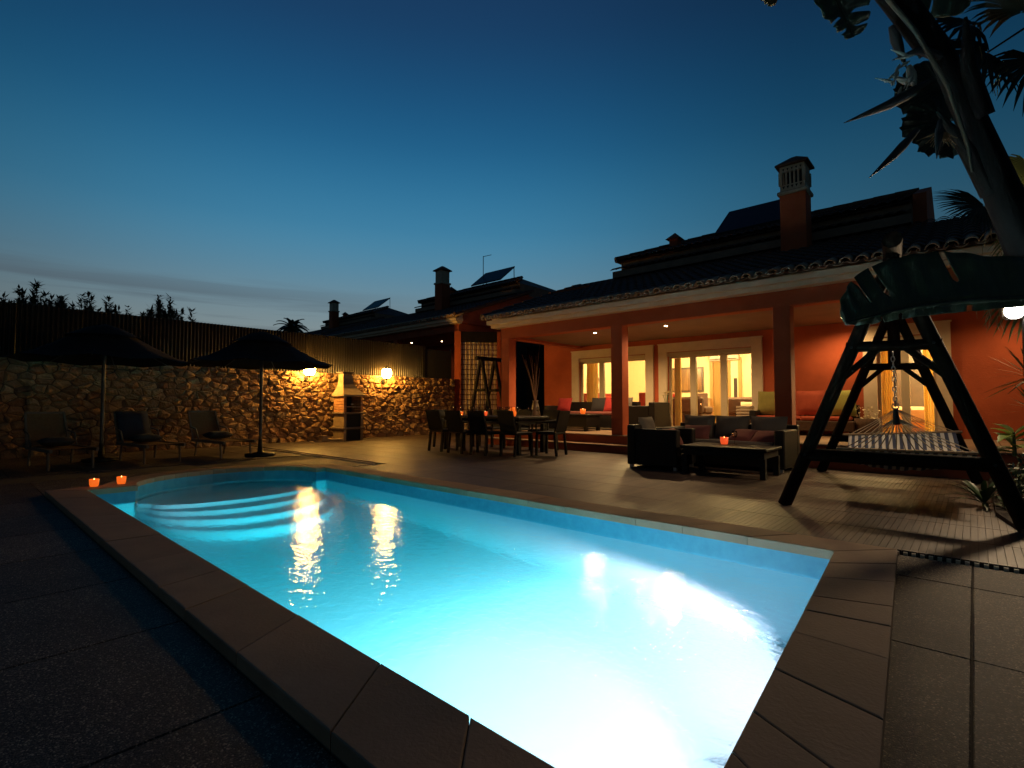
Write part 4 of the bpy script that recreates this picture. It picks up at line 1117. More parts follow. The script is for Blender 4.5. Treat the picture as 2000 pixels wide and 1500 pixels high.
wicker_seat('porch_armchair', 'dark wicker armchair on the porch, just right of the middle column', 'armchair', (-5.62, 10.95, PZ), -math.pi/2, .80, .72, back=.68)
t = thing('floor_vase', 'dark tall vase of white lilies before the left window', 'vase', (-5.62, 11.95, PZ))
MB().lathe([(0,0),(.09,0),(.11,.15),(.085,.38),(.06,.46),(.075,.50),(.06,.50),(.05,.46),(0,.44)]).build('vase_body', 'frame_dark', t)
for k in range(11):
    a = random.uniform(0, 6.28); r_ = random.uniform(.04, .20); z = random.uniform(.62, .95); p = Vector((r_*math.cos(a), r_*math.sin(a), z))
    s_ = MB().tube([(0,0,.45), (p.x*.5, p.y*.5, .45+.6*(z-.45)), p], .006, 5).build('stem', 'leaf_green', t)
    f = MB()
    for q in range(6):
        b = 2*math.pi*q/6; d = Vector((math.cos(b), math.sin(b), .35)).normalized(); sd = d.cross(Vector((0,0,1))).normalized()
        f.add([p, p+d*.05+sd*.022, p+d*.10, p+d*.05-sd*.022], [(0,1,2,3)])
    f.build('flower', 'petal_cream', t)
# bench along the wall with big cushions
t = thing('wicker_bench', 'wicker bench along the red wall between the right windows', 'bench', (-2.62, 11.98, PZ))
MB().box(-.98, .92, -.32, .34, .10, .30, .015).build('seat_base', 'basket', t)
MB().box(-.98, .92, .26, .40, .301, .62, .015).build('backrest', 'dark_wicker', t)
MB().box(-.99, -.86, -.32, .259, .301, .50, .015).build('armrest', 'dark_wicker', t)
for sx in (-.92, .86):
    for sy in (-.27, .3): MB().box(sx-.03, sx+.03, sy-.03, sy+.03, 0, .10).build('leg', 'dark_wicker', t)
for i, (x, lb) in enumerate(((-3.10, 'red seat pad on the left of the wall bench'), (-2.22, 'red seat pad on the right of the wall bench'))):
    o = MB().box(-.42, .42, -.30, .24, 0, .09, .03).build('seat_pad', 'rust_cushion', None, loc=(x, 11.98, PZ+.302)); tag(o, lb, 'cushion', 'seat pads of the wall bench')
for i, (x, mt, lb, w_) in enumerate(((-3.32, 'olive_cushion', 'olive back cushion on the wall bench beside the middle window', .48), (-2.55, 'rust_cushion', 'large rust-red back cushion on the wall bench', .56), (-1.98, 'green_cushion', 'yellow-green back cushion on the wall bench by the basket', .54))):
    cushion_thing('back_cushion', lb, 'cushion', (x, 12.10, PZ+.66), (w_, .54, .20), (R(78), 0, 0), mt, 'back cushions of the wall bench', 30+i)
t = thing('flower_basket', 'woven basket of dried flowers beside the right window', 'basket', (-1.52, 11.85, PZ))
MB().lathe([(0,0),(.15,0),(.20,.22),(.21,.36),(.195,.36),(.18,.22),(0,.2)]).build('basket_body', 'basket', t)
f = MB()
for k in range(60):
    a = random.uniform(0,6.28); r_ = random.uniform(.02,.24); z = .36+random.uniform(0,.22); p = Vector((r_*math.cos(a), r_*math.sin(a), z)); s_ = random.uniform(.015,.03)
    d1 = Vector((random.uniform(-1,1),random.uniform(-1,1),random.uniform(-1,1))).normalized()*s_; d2 = Vector((random.uniform(-1,1),random.uniform(-1,1),random.uniform(-1,1))).normalized()*s_
    f.add([p-d1, p-d2, p+d1, p+d2], [(0,1,2,3)])
f.build('dried_flowers', 'petal_cream', t, 'stuff')
t = thing('magazine_stack', 'stack of towels on a stool beside the middle window', 'stool', (-3.78, 11.95, PZ))
MB().box(-.20, .20, -.18, .18, .0, .34, .01).build('stool_body', 'dark_wicker', t)
for k in range(4): MB().box(-.16, .16, -.13, .13, .341+.065*k, .40+.065*k, .02).build('folded_towel', 'book_paper', t)
# dry ornamental branches behind the left column
t = thing('branch_vase', 'tall dark vase of bare twigs behind the left porch column', 'vase', (-8.95, 10.9, PZ))
MB().lathe([(0,0),(.12,0),(.16,.25),(.10,.6),(.07,.7),(.09,.74),(.07,.74),(0,.6)]).build('vase_body', 'frame_dark', t)
for k in range(9):
    a = random.uniform(0,6.28); h = random.uniform(1.0,1.7); r_ = random.uniform(.12,.38)
    MB().tube([(0,0,.6),(r_*.35*math.cos(a),r_*.35*math.sin(a),.6+h*.5),(r_*math.cos(a+.2),r_*math.sin(a+.2),.6+h)], [.008,.006,.003], 5).build('twig', 'lattice_wood', t)

# ================================================================== INSIDE THE ROOMS
IZ = .3455
t = thing('wall_mirror', 'dark-framed mirror on the back wall of the living room', 'mirror', (-7.30, 16.985, 1.84))
MB().box(-.62, .62, -.03, 0, -.42, .42).build('frame', 'frame_dark', t); MB().box(-.56, .56, -.036, -.0305, -.36, .36).build('mirror_glass', 'picture', t)
t = thing('interior_door', 'wooden framed doorway in the back wall of the living room', 'door', (-5.95, 16.99, IZ))
MB().box(-.50, -.40, -.05, 0, 0, 2.06).box(.40, .50, -.05, 0, 0, 2.06).box(-.50, .50, -.05, 0, 2.061, 2.16).build('door_frame', 'door_wood', t)
MB().box(-.399, .05, -.02, -.005, 0, 2.06).build('door_leaf', 'curtain', t); MB().box(.055, .15, -.03, -.005, 0, 2.06).build('door_edge', 'door_wood', t)
MB().box(.16, .399, -.02, -.005, 0, 2.06).build('hall_recess', 'interior_paint', t); MB().box(.25, .36, -.024, -.021, .75, 1.5).build('hall_mirror', 'wardrobe', t)
t = thing('air_conditioner', 'long white air conditioner above the interior doorway', 'air conditioner', (-5.95, 16.97, 2.42))
MB().box(-.46, .46, -.20, 0, 0, .26, .03).build('casing', 'white_plastic', t); MB().box(-.42, .42, -.206, -.201, .03, .06).build('air_slot', 'frame_dark', t)
def sofa_in(loc, rz, w_, label):
    t = thing('living_room_sofa', label, 'sofa', loc, rz, 'sofas inside the living room')
    MB().box(-w_/2, w_/2, -.42, .40, .06, .40, .04).build('base', 'sofa_brown', t); MB().box(-w_/2, w_/2, .20, .44, .401, .86, .06).build('backrest', 'sofa_brown', t)
    for s_ in (-1, 1): MB().box(s_*(w_/2-.10)-.10, s_*(w_/2-.10)+.10, -.42, .199, .401, .60, .05).build('armrest', 'sofa_brown', t)
    for sx in (-1, 1):
        for sy in (-.36, .34): MB().box(sx*(w_/2-.1)-.03, sx*(w_/2-.1)+.03, sy-.03, sy+.03, 0, .06).build('foot', 'frame_dark', t)
sofa_in((-6.15, 14.0, IZ), math.pi, 1.5, 'brown sofa with its back to the middle window, left half')
sofa_in((-4.55, 15.4, IZ), math.pi+.1, 1.7, 'brown sofa deeper in the living room, seen through the right panes')
cushion_thing('throw_pillow', 'cream striped pillow on the living room sofa', 'pillow', (-4.45, 14.75, IZ+.58), (.7, .34, .16), (R(60),0,0), 'book_paper', None, 41)
t = thing('desk_chair', 'dark upright chair against the living room back wall', 'chair', (-6.45, 16.2, IZ), .4)
MB().box(-.2,.2,-.2,.2,.42,.47,.01).build('seat', 'sofa_brown', t); MB().box(-.2,.2,.17,.215,.471,1.02,.02).build('backrest', 'sofa_brown', t)
for sx in (-1,1):
    for sy in (-1,1): MB().box(sx*.17-.02, sx*.17+.02, sy*.17-.02, sy*.17+.02, 0, .42).build('leg', 'frame_dark', t)
t = thing('sideboard', 'pale sideboard under the living room mirror', 'sideboard', (-7.3, 16.7, IZ))
MB().box(-.85,.85,-.24,.24,.08,.82,.01).build('cabinet', 'bedding', t); MB().box(-.88,.88,-.26,.26,.821,.86).build('top', 'bedding', t)
for sx in (-.75,.75): MB().box(sx-.03, sx+.03,-.2,.2,0,.08).build('foot', 'frame_dark', t)
t = thing('red_cabinet', 'red lacquer cabinet seen through the left window', 'cabinet', (-9.22, 14.55, IZ))
MB().box(-.30,.32,-.62,.62,.06,.98,.01).build('cabinet', 'red_lacquer', t); MB().box(-.32,.34,-.64,.64,.981,1.01).build('top', 'red_lacquer', t); MB().box(-.28,.30,-.58,.58,0,.059).build('plinth', 'frame_dark', t)
def statue(loc, label, s=1.):
    t = thing('figurine', label, 'statue', loc, 0, 'slender figurines on the red cabinet')
    MB().lathe([(0,0),(.06*s,0),(.06*s,.02),(.02*s,.03)]).build('foot', 'bronze', t)
    MB().lathe([(.022*s,.02),(.03*s,.15*s),(.018*s,.28*s),(.038*s,.40*s),(.045*s,.50*s),(.016*s,.56*s),(.026*s,.61*s),(.022*s,.66*s),(0,.69*s)], n=10).build('figure', 'bronze', t)
statue((-9.20, 14.45, IZ+1.011), 'taller slender figurine on the red cabinet'); statue((-9.12, 14.68, IZ+1.011), 'shorter slender figurine on the red cabinet', .8)
t = thing('indoor_dining_table', 'indoor dining table behind the left window', 'table', (-7.3, 14.3, IZ))
MB().box(-.8,.8,-.45,.45,.70,.74,.01).build('tabletop', 'red_lacquer', t)
for sx in (-1,1):
    for sy in (-1,1): MB().box(sx*.72-.03, sx*.72+.03, sy*.38-.03, sy*.38+.03, 0, .70).build('leg', 'red_lacquer', t)
ic = None
for i, (x, y, rz, lb) in enumerate(((-7.75, 13.65, math.pi, 'red indoor dining chair nearest the window, left'), (-6.95, 13.62, math.pi, 'red indoor dining chair nearest the window, right'), (-7.6, 15.0, 0, 'red indoor dining chair on the far side, left'), (-6.9, 15.0, 0, 'red indoor dining chair on the far side, right'))):
    if ic is None:
        ic = thing('indoor_chair', lb, 'chair', (x,y,IZ), rz, 'indoor dining chairs')
        MB().box(-.21,.21,-.21,.21,.42,.47,.01).build('seat', 'red_lacquer', ic); MB().box(-.21,.21,.18,.22,.471,1.0,.02).build('backrest', 'red_lacquer', ic)
        for sx in (-1,1):
            for sy in (-1,1): MB().box(sx*.18-.02, sx*.18+.02, sy*.18-.02, sy*.18+.02, 0, .42).build('leg', 'red_lacquer', ic)
    else: dup(ic, (x,y,IZ), rz, lb)
def curtain(x0, x1, y, label, material='curtain'):
    m = MB(); n = 40; vs_ = []; fs = []
    for i in range(n+1):
        x = x0+(x1-x0)*i/n; dy = .035*math.sin(i*1.15)+.012*math.sin(i*2.7)
        vs_ += [(x, y+dy, IZ+.015), (x, y+dy, 2.55)]
    for i in range(n): fs.append((2*i, 2*i+2, 2*i+3, 2*i+1))
    m.add(vs_, fs, True); m.add([(a, b+.006, c) for a, b, c in vs_], [f[::-1] for f in fs], True)
    o = m.build('curtain', material); tag(o, label, 'curtain', 'curtains behind the windows')
curtain(-8.58, -8.22, 12.88, 'yellow curtain at the left edge of the left window')
curtain(-5.82, -5.66, 12.86, 'drawn-back curtain at the left edge of the middle window')
curtain(-1.42, -1.20, 12.88, 'golden curtain at the left of the right window')
curtain(-.72, -.48, 12.90, 'golden curtain at the right of the right window')
t = thing('bed', 'made bed with cream bedding behind the right window', 'bed', (-.55, 14.2, IZ))
MB().box(-.9,.9,-.7,1.3,.0,.28,.01).build('bed_frame', 'door_wood', t); MB().box(-.88,.88,-.69,1.28,.281,.60,.06).build('mattress', 'bedding', t)
t = thing('bedroom_wardrobe', 'dark wardrobe with a pale door edge in the bedroom', 'wardrobe', (-1.5, 15.8, IZ))
MB().box(-.85,.85,-.3,.3,.0,2.1,.01).build('wardrobe_body', 'wardrobe', t); MB().box(-.03,.03,-.316,-.301,.05,2.05).build('door_edge', 'door_wood', t)

# ================================================================== HAMMOCK FRAME
hf = thing('hammock_stand', 'dark log A-frame hammock stand on the deck at right', 'hammock frame', (0,0,DZ))
A1 = dict(y=5.54, l=-1.40, r=.29, ax=-.50, az=2.26); A2 = dict(y=8.62, l=-1.68, r=.02, ax=-.78, az=2.33)
def on(A, side, z):
    f0 = A['l'] if side < 0 else A['r']; return Vector((f0+(A['ax']-f0)*z/A['az'], A['y'], z))
for A in (A1, A2):
    for s_ in (-1, 1):
        MB().tube([on(A, s_, 0), on(A, s_, 1.2), on(A, s_, A['az']+.04)], [.060, .058, .055], 12).build('leg', 'log_wood', hf)
    MB().tube([on(A, -1, 1.50)-Vector((.05,0,0)), on(A, 1, 1.48)+Vector((.05,0,0))], .048, 10).build('cross_bar', 'log_wood', hf)
    for s_ in (-1, 1):
        p = on(A, s_, 1.18); q = on(A, s_, 1.47)+Vector((-s_*.20, 0, 0)); MB().tube([p, q], .030, 8).build('brace', 'log_wood', hf)
    MB().tube([on(A, -1, .50)-Vector((.04,0,0)), on(A, 1, .50)+Vector((.04,0,0))], .060, 10).build('lower_beam', 'log_wood', hf)
for A in (A1, A2):
    for s_ in (-1, 1):
        for zb in (1.49, .50):
            c = on(A, s_, zb); MB().tube([c+Vector((0,-.078,0)), c+Vector((0,-.060,0))], .011, 8).build('bolt', 'black_metal', hf)
MB().tube([(A2['ax'], A2['y'], 1.50), (A2['ax'], A2['y'], A2['az'])], .072, 10).build('king_post', 'log_wood', hf)
MB().tube([(A1['ax']+.03, A1['y']-.25, A1['az']+.10), (A2['ax']-.02, A2['y']+.2, A2['az']+.10)], .072, 10).build('ridge_beam', 'log_wood', hf)
# hammock
hm = thing('hammock', 'striped blue and white hammock with rope ends hung on chains', 'hammock', (0,0,DZ))
R1 = Vector((-.515, 5.66, .96)); R2 = Vector((-.76, 8.45, .98))
def chain(p, q, name):
    m = MB(); d = q-p; k = int(d.length/.042); a0 = d.normalized()
    for i in range(k):
        c = p+d*(i+.5)/k; sd = Vector((1,0,0)) if i % 2 else Vector((0,1,0)); sd = (sd-a0*sd.dot(a0)).normalized(); ring = []
        for j in range(9): a = 2*math.pi*j/8; ring.append(c+a0*.026*math.cos(a)+sd*.013*math.sin(a))
        m.tube(ring, .0045, 5, caps=False)
    return m.build(name, 'chain_metal', hm)
chain(Vector((-.515, 5.56, 1.44)), R1, 'chain'); chain(Vector((-.77, 8.60, 1.44)), R2, 'chain')
for r_ in (R1, R2): MB().tube([r_+Vector((.025*math.cos(a), 0, .025*math.sin(a))) for a in [2*math.pi*i/12 for i in range(13)]], .006, 6, caps=False).build('ring', 'chain_metal', hm)
MB().tube([R1-Vector((0,-.01,.02)), R1-Vector((0,-.05,.16))], [.018,.028], 8).build('rope_knot', 'dark_cushion', hm)
B1a, B1b = Vector((-1.02, 6.30, .515)), Vector((.02, 6.26, .535)); B2a, B2b = Vector((-1.20, 7.78, .585)), Vector((-.16, 7.74, .665))
MB().tube([B1a-Vector((.06,0,0)), B1b+Vector((.06,0,0))], .014, 8).build('spreader_bar', 'spreader_wood', hm)
MB().tube([B2a-Vector((.06,0,0)), B2b+Vector((.06,0,0))], .016, 8).build('spreader_bar', 'spreader_wood', hm)
for (ra, a, b) in ((R1-Vector((0,-.04,.10)), B1a, B1b), (R2-Vector((0,.04,.06)), B2a, B2b)):
    for i in range(15):
        q = a.lerp(b, i/14); mid = ra.lerp(q, .5)-Vector((0,0,.012)); MB().tube([ra, mid, q], .0045, 5).build('rope', 'rope', hm)
nu, nv = 60, 14; me = bpy.data.meshes.new('fabric'); vs_ = []; fs = []
for j in range(nv+1):
    v = j/nv
    for i in range(nu+1):
        u = i/nu; p = B1a.lerp(B1b, u).lerp(B2a.lerp(B2b, u), v)
        sag = (.30*math.sin(math.pi*v))*(.72+.28*math.sin(math.pi*u)); vs_.append((p.x, p.y, p.z-sag+.006*math.sin(u*47)*math.sin(math.pi*v)))
for j in range(nv):
    for i in range(nu): a = j*(nu+1)+i; fs.append((a, a+1, a+nu+2, a+nu+1))
me.from_pydata(vs_, [], fs); uvl = me.uv_layers.new(name='UVMap')
for lp in me.loops: uvl.data[lp.index].uv = ((lp.vertex_index % (nu+1))/nu, (lp.vertex_index//(nu+1))/nv)
me.polygons.foreach_set('use_smooth', [True]*len(fs)); me.materials.append(M['hammock_stripe'])
o = bpy.data.objects.new('fabric', me); col.objects.link(o); o.parent = hm
sd_ = o.modifiers.new('thick', 'SOLIDIFY'); sd_.thickness = .006

# ================================================================== GARDEN BED AT RIGHT
bed = MB().prism([(.42, 4.5), (3.2, 4.5), (3.2, 8.95), (.12, 8.95), (.12, 6.2)], -.02, .06).build('garden_bed', 'soil', None, 'structure')
# flood lamp on a post by the porch corner
t = thing('garden_floodlight', 'white garden floodlight glowing behind the big drooping leaf', 'floodlight', (.36, 7.72, .06))
MB().tube([(.08,.05,0),(.08,.05,2.02)], .03, 8).build('post', 'black_metal', t)
MB().box(-.10,.10,-.02,.10,1.865,2.045,.03).build('housing', 'steel', t)
MB().lathe([(.085,0),(.082,.03),(.065,.055),(.035,.07),(0,.075)], (0,0,0), 16).build('lens', 'flood_glow', t, loc=(0,-.021,1.95)).rotation_euler = (R(100),0,R(-20))
lamp('flood_lamp', 'SPOT', 170, (1, .70, .40), t, (-.02,-.16,1.95), spot_size=R(176), spot_blend=.6, shadow_soft_size=.12, rot=(R(-90), 0, R(-34)))

# ---- big strelitzia leaning in from the right
stl = thing('strelitzia_tree', 'leaning giant strelitzia with huge drooping leaf at top right', 'plant', (1.02, 4.80, .0))
o_ = Vector((1.02, 4.80, 0))
def L_(p): return Vector(p)-o_
trunk = [(1.02,4.80,0),(.78,4.62,.7),(.45,4.36,1.45),(.27,4.22,1.88),(.16,4.12,2.24),(.04,4.00,2.66),(-.09,3.85,3.08),(-.25,3.70,3.42),(-.5,3.5,3.9)]
MB().tube([L_(p) for p in trunk], [.13,.125,.115,.105,.088,.072,.058,.046,.03], 14).build('trunk', 'leaf_trunk', stl)
# overlapping old leaf sheaths
for k in range(5):
    a = Vector(trunk[3+k if 3+k < 8 else 7]); b = Vector(trunk[4+k if 4+k < 9 else 8]); s_ = (-1)**k
    off = Vector((.05*s_, -.03, .0)); MB().tube([L_(a+off*.9), L_(a.lerp(b,.6)+off*1.35), L_(a.lerp(b,1.15)+off*1.7+Vector((.05*s_,0,.03)))], [.055,.045,.008], 8).build('leaf_sheath', 'leaf_trunk', stl)
def big_leaf(mid, wl, wr, up_hint, name, material, tears=(), fold=.35, n=44, parent=None, off=o_, seedv=0):
    """blade either side of a midrib curve; tears cut notches; each side its own fold"""
    mid = [Vector(p) for p in mid]
    def C_(t_):
        k = (len(mid)-1)*t_; i = min(int(k), len(mid)-2); f = k-i
        p0 = mid[max(i-1,0)]; p1 = mid[i]; p2 = mid[i+1]; p3 = mid[min(i+2,len(mid)-1)]
        return .5*((2*p1)+(p2-p0)*f+(2*p0-5*p1+4*p2-p3)*f*f+(3*p1-p0-3*p2+p3)*f**3)
    m = MB()
    for side, wd in ((1, wl), (-1, wr)):
        vs_ = []; rows = 7; fs = []
        for i in range(n+1):
            t_ = i/n; p = C_(t_); d = (C_(min(1,t_+.01))-C_(max(0,t_-.01))).normalized()
            a = up_hint-d*up_hint.dot(d); a.normalize(); nrm = d.cross(a).normalized()
            prof_ = (math.sin(math.pi*min(1, .10+.90*t_)**.85))**.6 if t_ < 1 else 0
            wv = wd*max(.02, prof_)
            for tt, dep in tears:
                if abs(t_-tt) < .010: wv *= (1-dep)
            wv *= 1+.05*mnoise.noise(Vector((t_*9+seedv, side, 0)))
            for r_ in range(rows+1):
                u = r_/rows; dirv = (a*side*math.cos(fold*side*1.0 if False else fold)+nrm*math.sin(fold))
                lean = d*.28*u*wv*1.0
                curl = nrm*(.10*u*u*wv*(1 if side > 0 else .6))+nrm*.010*math.sin(t_*60+u*2)*u
                q = p+dirv*wv*u+lean-curl; vs_.append(q-off)
        for i in range(n):
            cut = any(abs((i+.5)/n-tt) < .012 for tt, _ in tears)
            for r_ in range(rows):
                if cut and r_ >= 3: continue
                a_ = i*(rows+1)+r_; fs.append((a_, a_+1, a_+rows+2, a_+rows+1))
        m.add(vs_, fs, True)
    lf = m.build(name, material, parent or stl); sol = lf.modifiers.new('thick', 'SOLIDIFY'); sol.thickness = .003
    MB().tube([C_(i/14)-off for i in range(15)], [.016*(1-.8*i/14)+.002 for i in range(15)], 8).build('midrib', material, lf)
    return lf
# the drooping leaf across the hammock frame: midrib runs along its lower side
big_leaf([(.38,3.95,1.575),(.11,3.71,1.555),(-.09,3.53,1.535),(-.27,3.37,1.50),(-.39,3.26,1.46),(-.49,3.17,1.43)], .30, .055, Vector((-.05,.06,1)), 'leaf', 'leaf_strelitzia', ((.30,.12),(.60,.30),(.72,.2)), .22, n=70)
MB().tube([L_((.52,4.40,1.30)), L_((.56,4.16,1.52)), L_((.38,3.95,1.575))], [.03,.025,.02], 8).build('petiole', 'leaf_strelitzia', stl)
MB().tube([L_(p) for p in ((-.42,3.48,3.6),(-.30,3.58,3.33),(-.19,3.69,3.15),(-.06,3.82,2.83),(.02,3.91,2.47),(.03,3.93,2.34))], [.014,.013,.012,.011,.010,.006], 8).build('petiole_edge_highlight', 'petiole_edge_highlight', stl)  # thin pale tube added along the petiole edge as its highlight
# leaves overhead, only their lower ends hang into view
big_leaf([(-.46,3.42,3.95),(-.56,3.26,3.64),(-.53,3.30,3.35),(-.48,3.35,3.19),(-.45,3.39,3.08)], .17, .15, Vector((.7,.6,.2)), 'leaf', 'leaf_strelitzia', ((.72,.4),(.85,.5)), .3, seedv=3)
big_leaf([(-.45,3.60,3.80),(-.25,3.80,3.60),(-.08,3.98,3.50),(.05,4.12,3.46)], .22, .16, Vector((.2,-.3,1)), 'leaf', 'leaf_strelitzia', ((.6,.3),), .2, seedv=5)
big_leaf([(-.9,3.2,3.7),(-.86,3.15,3.5),(-.83,3.13,3.36),(-.80,3.12,3.29)], .07, .07, Vector((.5,.5,0)), 'leaf', 'dry_palm', (), .4, seedv=7)
MB().tube([L_((-.46,3.52,3.84)), L_((-.72,3.34,3.95)), L_((-.9,3.2,3.7))], [.016,.013,.010], 8).build('petiole', 'leaf_strelitzia', stl)
# upper crown, above the picture
for k, (dx, dy, dz) in enumerate(((.55,.25,.9), (-.75,-.25,.75), (.15,-.75,.8), (-.30,.75,.95), (-.15,.1,1.2))):
    b0 = Vector((-.48,3.51,3.86)); d0 = Vector((dx,dy,dz)); b1 = b0+d0*.75
    MB().tube([L_(b0), L_(b0+d0*.4), L_(b1)], [.03,.024,.018], 8).build('petiole', 'leaf_strelitzia', stl)
    big_leaf([b1, b1+d0*.45+Vector((dx,dy,0))*.1, b1+d0*.75+Vector((dx,dy,0))*.3, b1+d0*.9+Vector((dx,dy,-.3))*.6], .24, .24, Vector((-dy,dx,.1)), 'leaf', 'leaf_strelitzia', ((.35,.3),(.6,.4),(.8,.4)), .3, n=40, seedv=11+k)
# boat-shaped flower bracts and pale sepals
def spike(p0, p1, r_, name, material, bend=(0,0,0)):
    p0 = Vector(p0); p1 = Vector(p1); md = p0.lerp(p1,.5)+Vector(bend)
    MB().tube([L_(p0), L_(p0.lerp(md,.6)), L_(md), L_(md.lerp(p1,.6)), L_(p1)], [r_*.5, r_, r_*.85, r_*.4, .002], 7).build(name, material, stl)
spike((-.12,3.83,2.90),(-.53,3.55,2.68),.032,'bract','bract',(0,0,-.02))
spike((-.20,3.80,2.62),(-.42,3.60,2.33),.026,'bract','bract',(-.01,0,-.02))
spike((-.10,3.85,2.66),(-.12,3.80,2.42),.022,'bract','bract')
spike((-.30,3.66,3.22),(-.24,3.74,2.98),.030,'bract','bract')
spike((-.05,3.85,3.00),(-.30,3.67,3.02),.028,'bract','bract',(0,0,.06))
for k in range(13):
    b = Vector((-.27,3.71,2.98))+Vector((random.uniform(-.05,.07),random.uniform(-.04,.04),random.uniform(-.12,.05))); a = random.uniform(2.2,4.6); ln = random.uniform(.06,.13)
    spike(b, b+Vector((math.cos(a)*ln*.75, math.cos(a)*ln*.6, math.sin(a)*ln*.8)), .009, 'sepal', 'pale_bract')
spike((-.23,3.76,3.00),(-.20,3.78,2.84),.026,'bract','pale_bract'); spike((-.22,3.75,2.88),(-.31,3.68,2.94),.018,'bract','pale_bract')
for k in range(22):
    b = Vector((-.10,3.86,2.60)); a = random.uniform(3.6,5.8); ln = random.uniform(.05,.12); spike(b, b+Vector((math.cos(a)*ln, math.cos(a)*ln*.8, math.sin(a)*ln)), .005, 'dry_stamen', 'dry_palm')

# ---- fan palm behind it
palm = thing('fan_palm', 'fan palm with shaggy fronds at the right edge, behind the strelitzia', 'palm', (.95, 7.3, .0))
po = Vector((.95, 7.3, 0))
MB().tube([(0,0,0),(-.02,0,1.5),(-.04,-.02,3.0),(-.06,-.04,4.4),(-.08,-.05,5.2)], [.20,.17,.15,.15,.10], 12).build('trunk', 'palm_trunk', palm)
def fan(hub, axis, normal, r_, material, seg=26, spread=200, droop=.25, name='frond', base=None, fil=0, parent=palm, off=po, wid=1.0, tip=.04):
    hub = Vector(hub); ax = Vector(axis).normalized(); nr = Vector(normal); nr = (nr-ax*nr.dot(ax)).normalized(); sd = ax.cross(nr)
    m = MB(); half = R(spread/2)
    for i in range(seg):
        a = -half+2*half*i/(seg-1); d = ax*math.cos(a)+sd*math.sin(a); p_ = d.cross(nr).normalized(); ln = r_*(1-.22*abs(a/half)**2)*random.uniform(.92,1.05); w_ = 2*half*r_/seg*.30*wid
        vs_ = []
        for u, ww in ((.04,.12),(.35,.62),(.62,1.0),(.85,max(.55,tip*1.3)),(1.0,tip)):
            c = hub+d*ln*u+Vector((0,0,-1))*droop*r_*max(0,u-.35)**2*1.6; vs_ += [c-p_*w_*ww-off, c+nr*w_*ww*.45-off, c+p_*w_*ww-off]
        fs = []
        for k in range(4): b_ = 3*k; fs += [(b_,b_+1,b_+4,b_+3),(b_+1,b_+2,b_+5,b_+4)]
        m.add(vs_, fs)
    f = m.build(name, material, parent)
    if base is not None: MB().tube([Vector(base)-off, (Vector(base)+hub)*.5-off+Vector((0,0,.05)), hub-off], [.018,.012,.009], 6).build('petiole', material, f)
    if fil:
        q = MB()
        for k in range(fil):
            a = random.uniform(-half,half); d = ax*math.cos(a)+sd*math.sin(a); c = hub+d*r_*random.uniform(.55,.95); ln = random.uniform(.12,.26)
            q.tube([c-off, c-off+Vector((random.uniform(-.05,.02),random.uniform(-.03,.03),-ln*.5)), c-off+Vector((random.uniform(-.10,.02),random.uniform(-.05,.05),-ln))], [.005,.004,.002], 4)
        q.build('hanging_fibre', 'dry_palm', f)
    return f
crown = (.88, 7.26, 4.9)
VW = Vector((-.02,-1,-.25))
def px(x, y, d):   # only used to lay out fronds round the trunk: (right, up) metres seen from the pool, at distance d
    return None
fan((.14,6.90,2.98), (-.80,-.72,.18), (.5,-.6,.6), .52, 'leaf_palm_shaded', 30, 150, .22, base=(.87,7.25,3.3))
fan((.52,7.20,3.32), (-.75,-.68,-.25), (.55,-.75,.35), .50, 'leaf_palm', 24, 170, .35, base=(.87,7.26,3.6))
fan((.62,8.05,3.05), (-.60,.45,-.55), (.6,-.7,.1), .50, 'leaf_palm', 18, 140, .6, base=(.90,7.35,3.4), fil=24)
fan((.62,7.95,2.50), (-.70,.35,-.40), (.6,-.7,.1), .52, 'dry_palm', 16, 150, .6, base=(.92,7.4,2.9), fil=34)
fan((.20,6.85,4.50), (-.7,-.6,.1), (.5,-.6,.5), .62, 'leaf_palm_shaded', 26, 210, .4, base=crown)
fan((.45,6.80,4.75), (-.35,-.75,.35), (.4,-.4,.8), .62, 'leaf_palm_shaded', 26, 210, .4, base=crown)
fan((.55,6.95,4.30), (-.25,-.55,-.6), (.5,-.7,.2), .60, 'leaf_palm_shaded', 24, 200, .5, base=crown, fil=10)
fan((.10,7.15,5.00), (-.75,-.4,.4), (.5,-.5,.6), .60, 'leaf_palm_shaded', 24, 210, .4, base=crown)
fan((.85,6.75,4.9), (.1,-.9,.3), (.3,-.4,.8), .60, 'leaf_palm_shaded', 24, 210, .4, base=crown)
fan((1.3,6.9,5.0), (.5,-.6,.4), (.3,-.4,.8), .60, 'leaf_palm_shaded', 24, 210, .4, base=crown)
# lower fronds round the floodlight, their dry threads catching its light
fan((.56,7.98,2.30), (-.95,-.05,-.30), (.4,-.8,.3), .50, 'leaf_palm', 16, 130, .7, base=(.92,7.4,2.7), fil=40)
fan((.62,8.10,3.25), (-.75,-.10,.30), (.5,-.8,.2), .46, 'leaf_palm', 24, 200, .3, base=(.92,7.4,3.3))
# young pleated fans just behind the flowers
fan((-.10,4.55,3.18), (-.85,-.6,-.35), (.55,-.75,.2), .30, 'leaf_palm_shaded', 16, 200, .05, base=(-.02,3.94,2.78), parent=stl, off=o_, wid=2.0, tip=1.0, name='pleated_leaf')
fan((-.08,4.50,2.92), (-.75,-.55,-.55), (.55,-.75,.2), .28, 'leaf_palm_shaded', 14, 190, .05, base=(.02,3.98,2.70), parent=stl, off=o_, wid=2.0, tip=1.0, name='pleated_leaf')

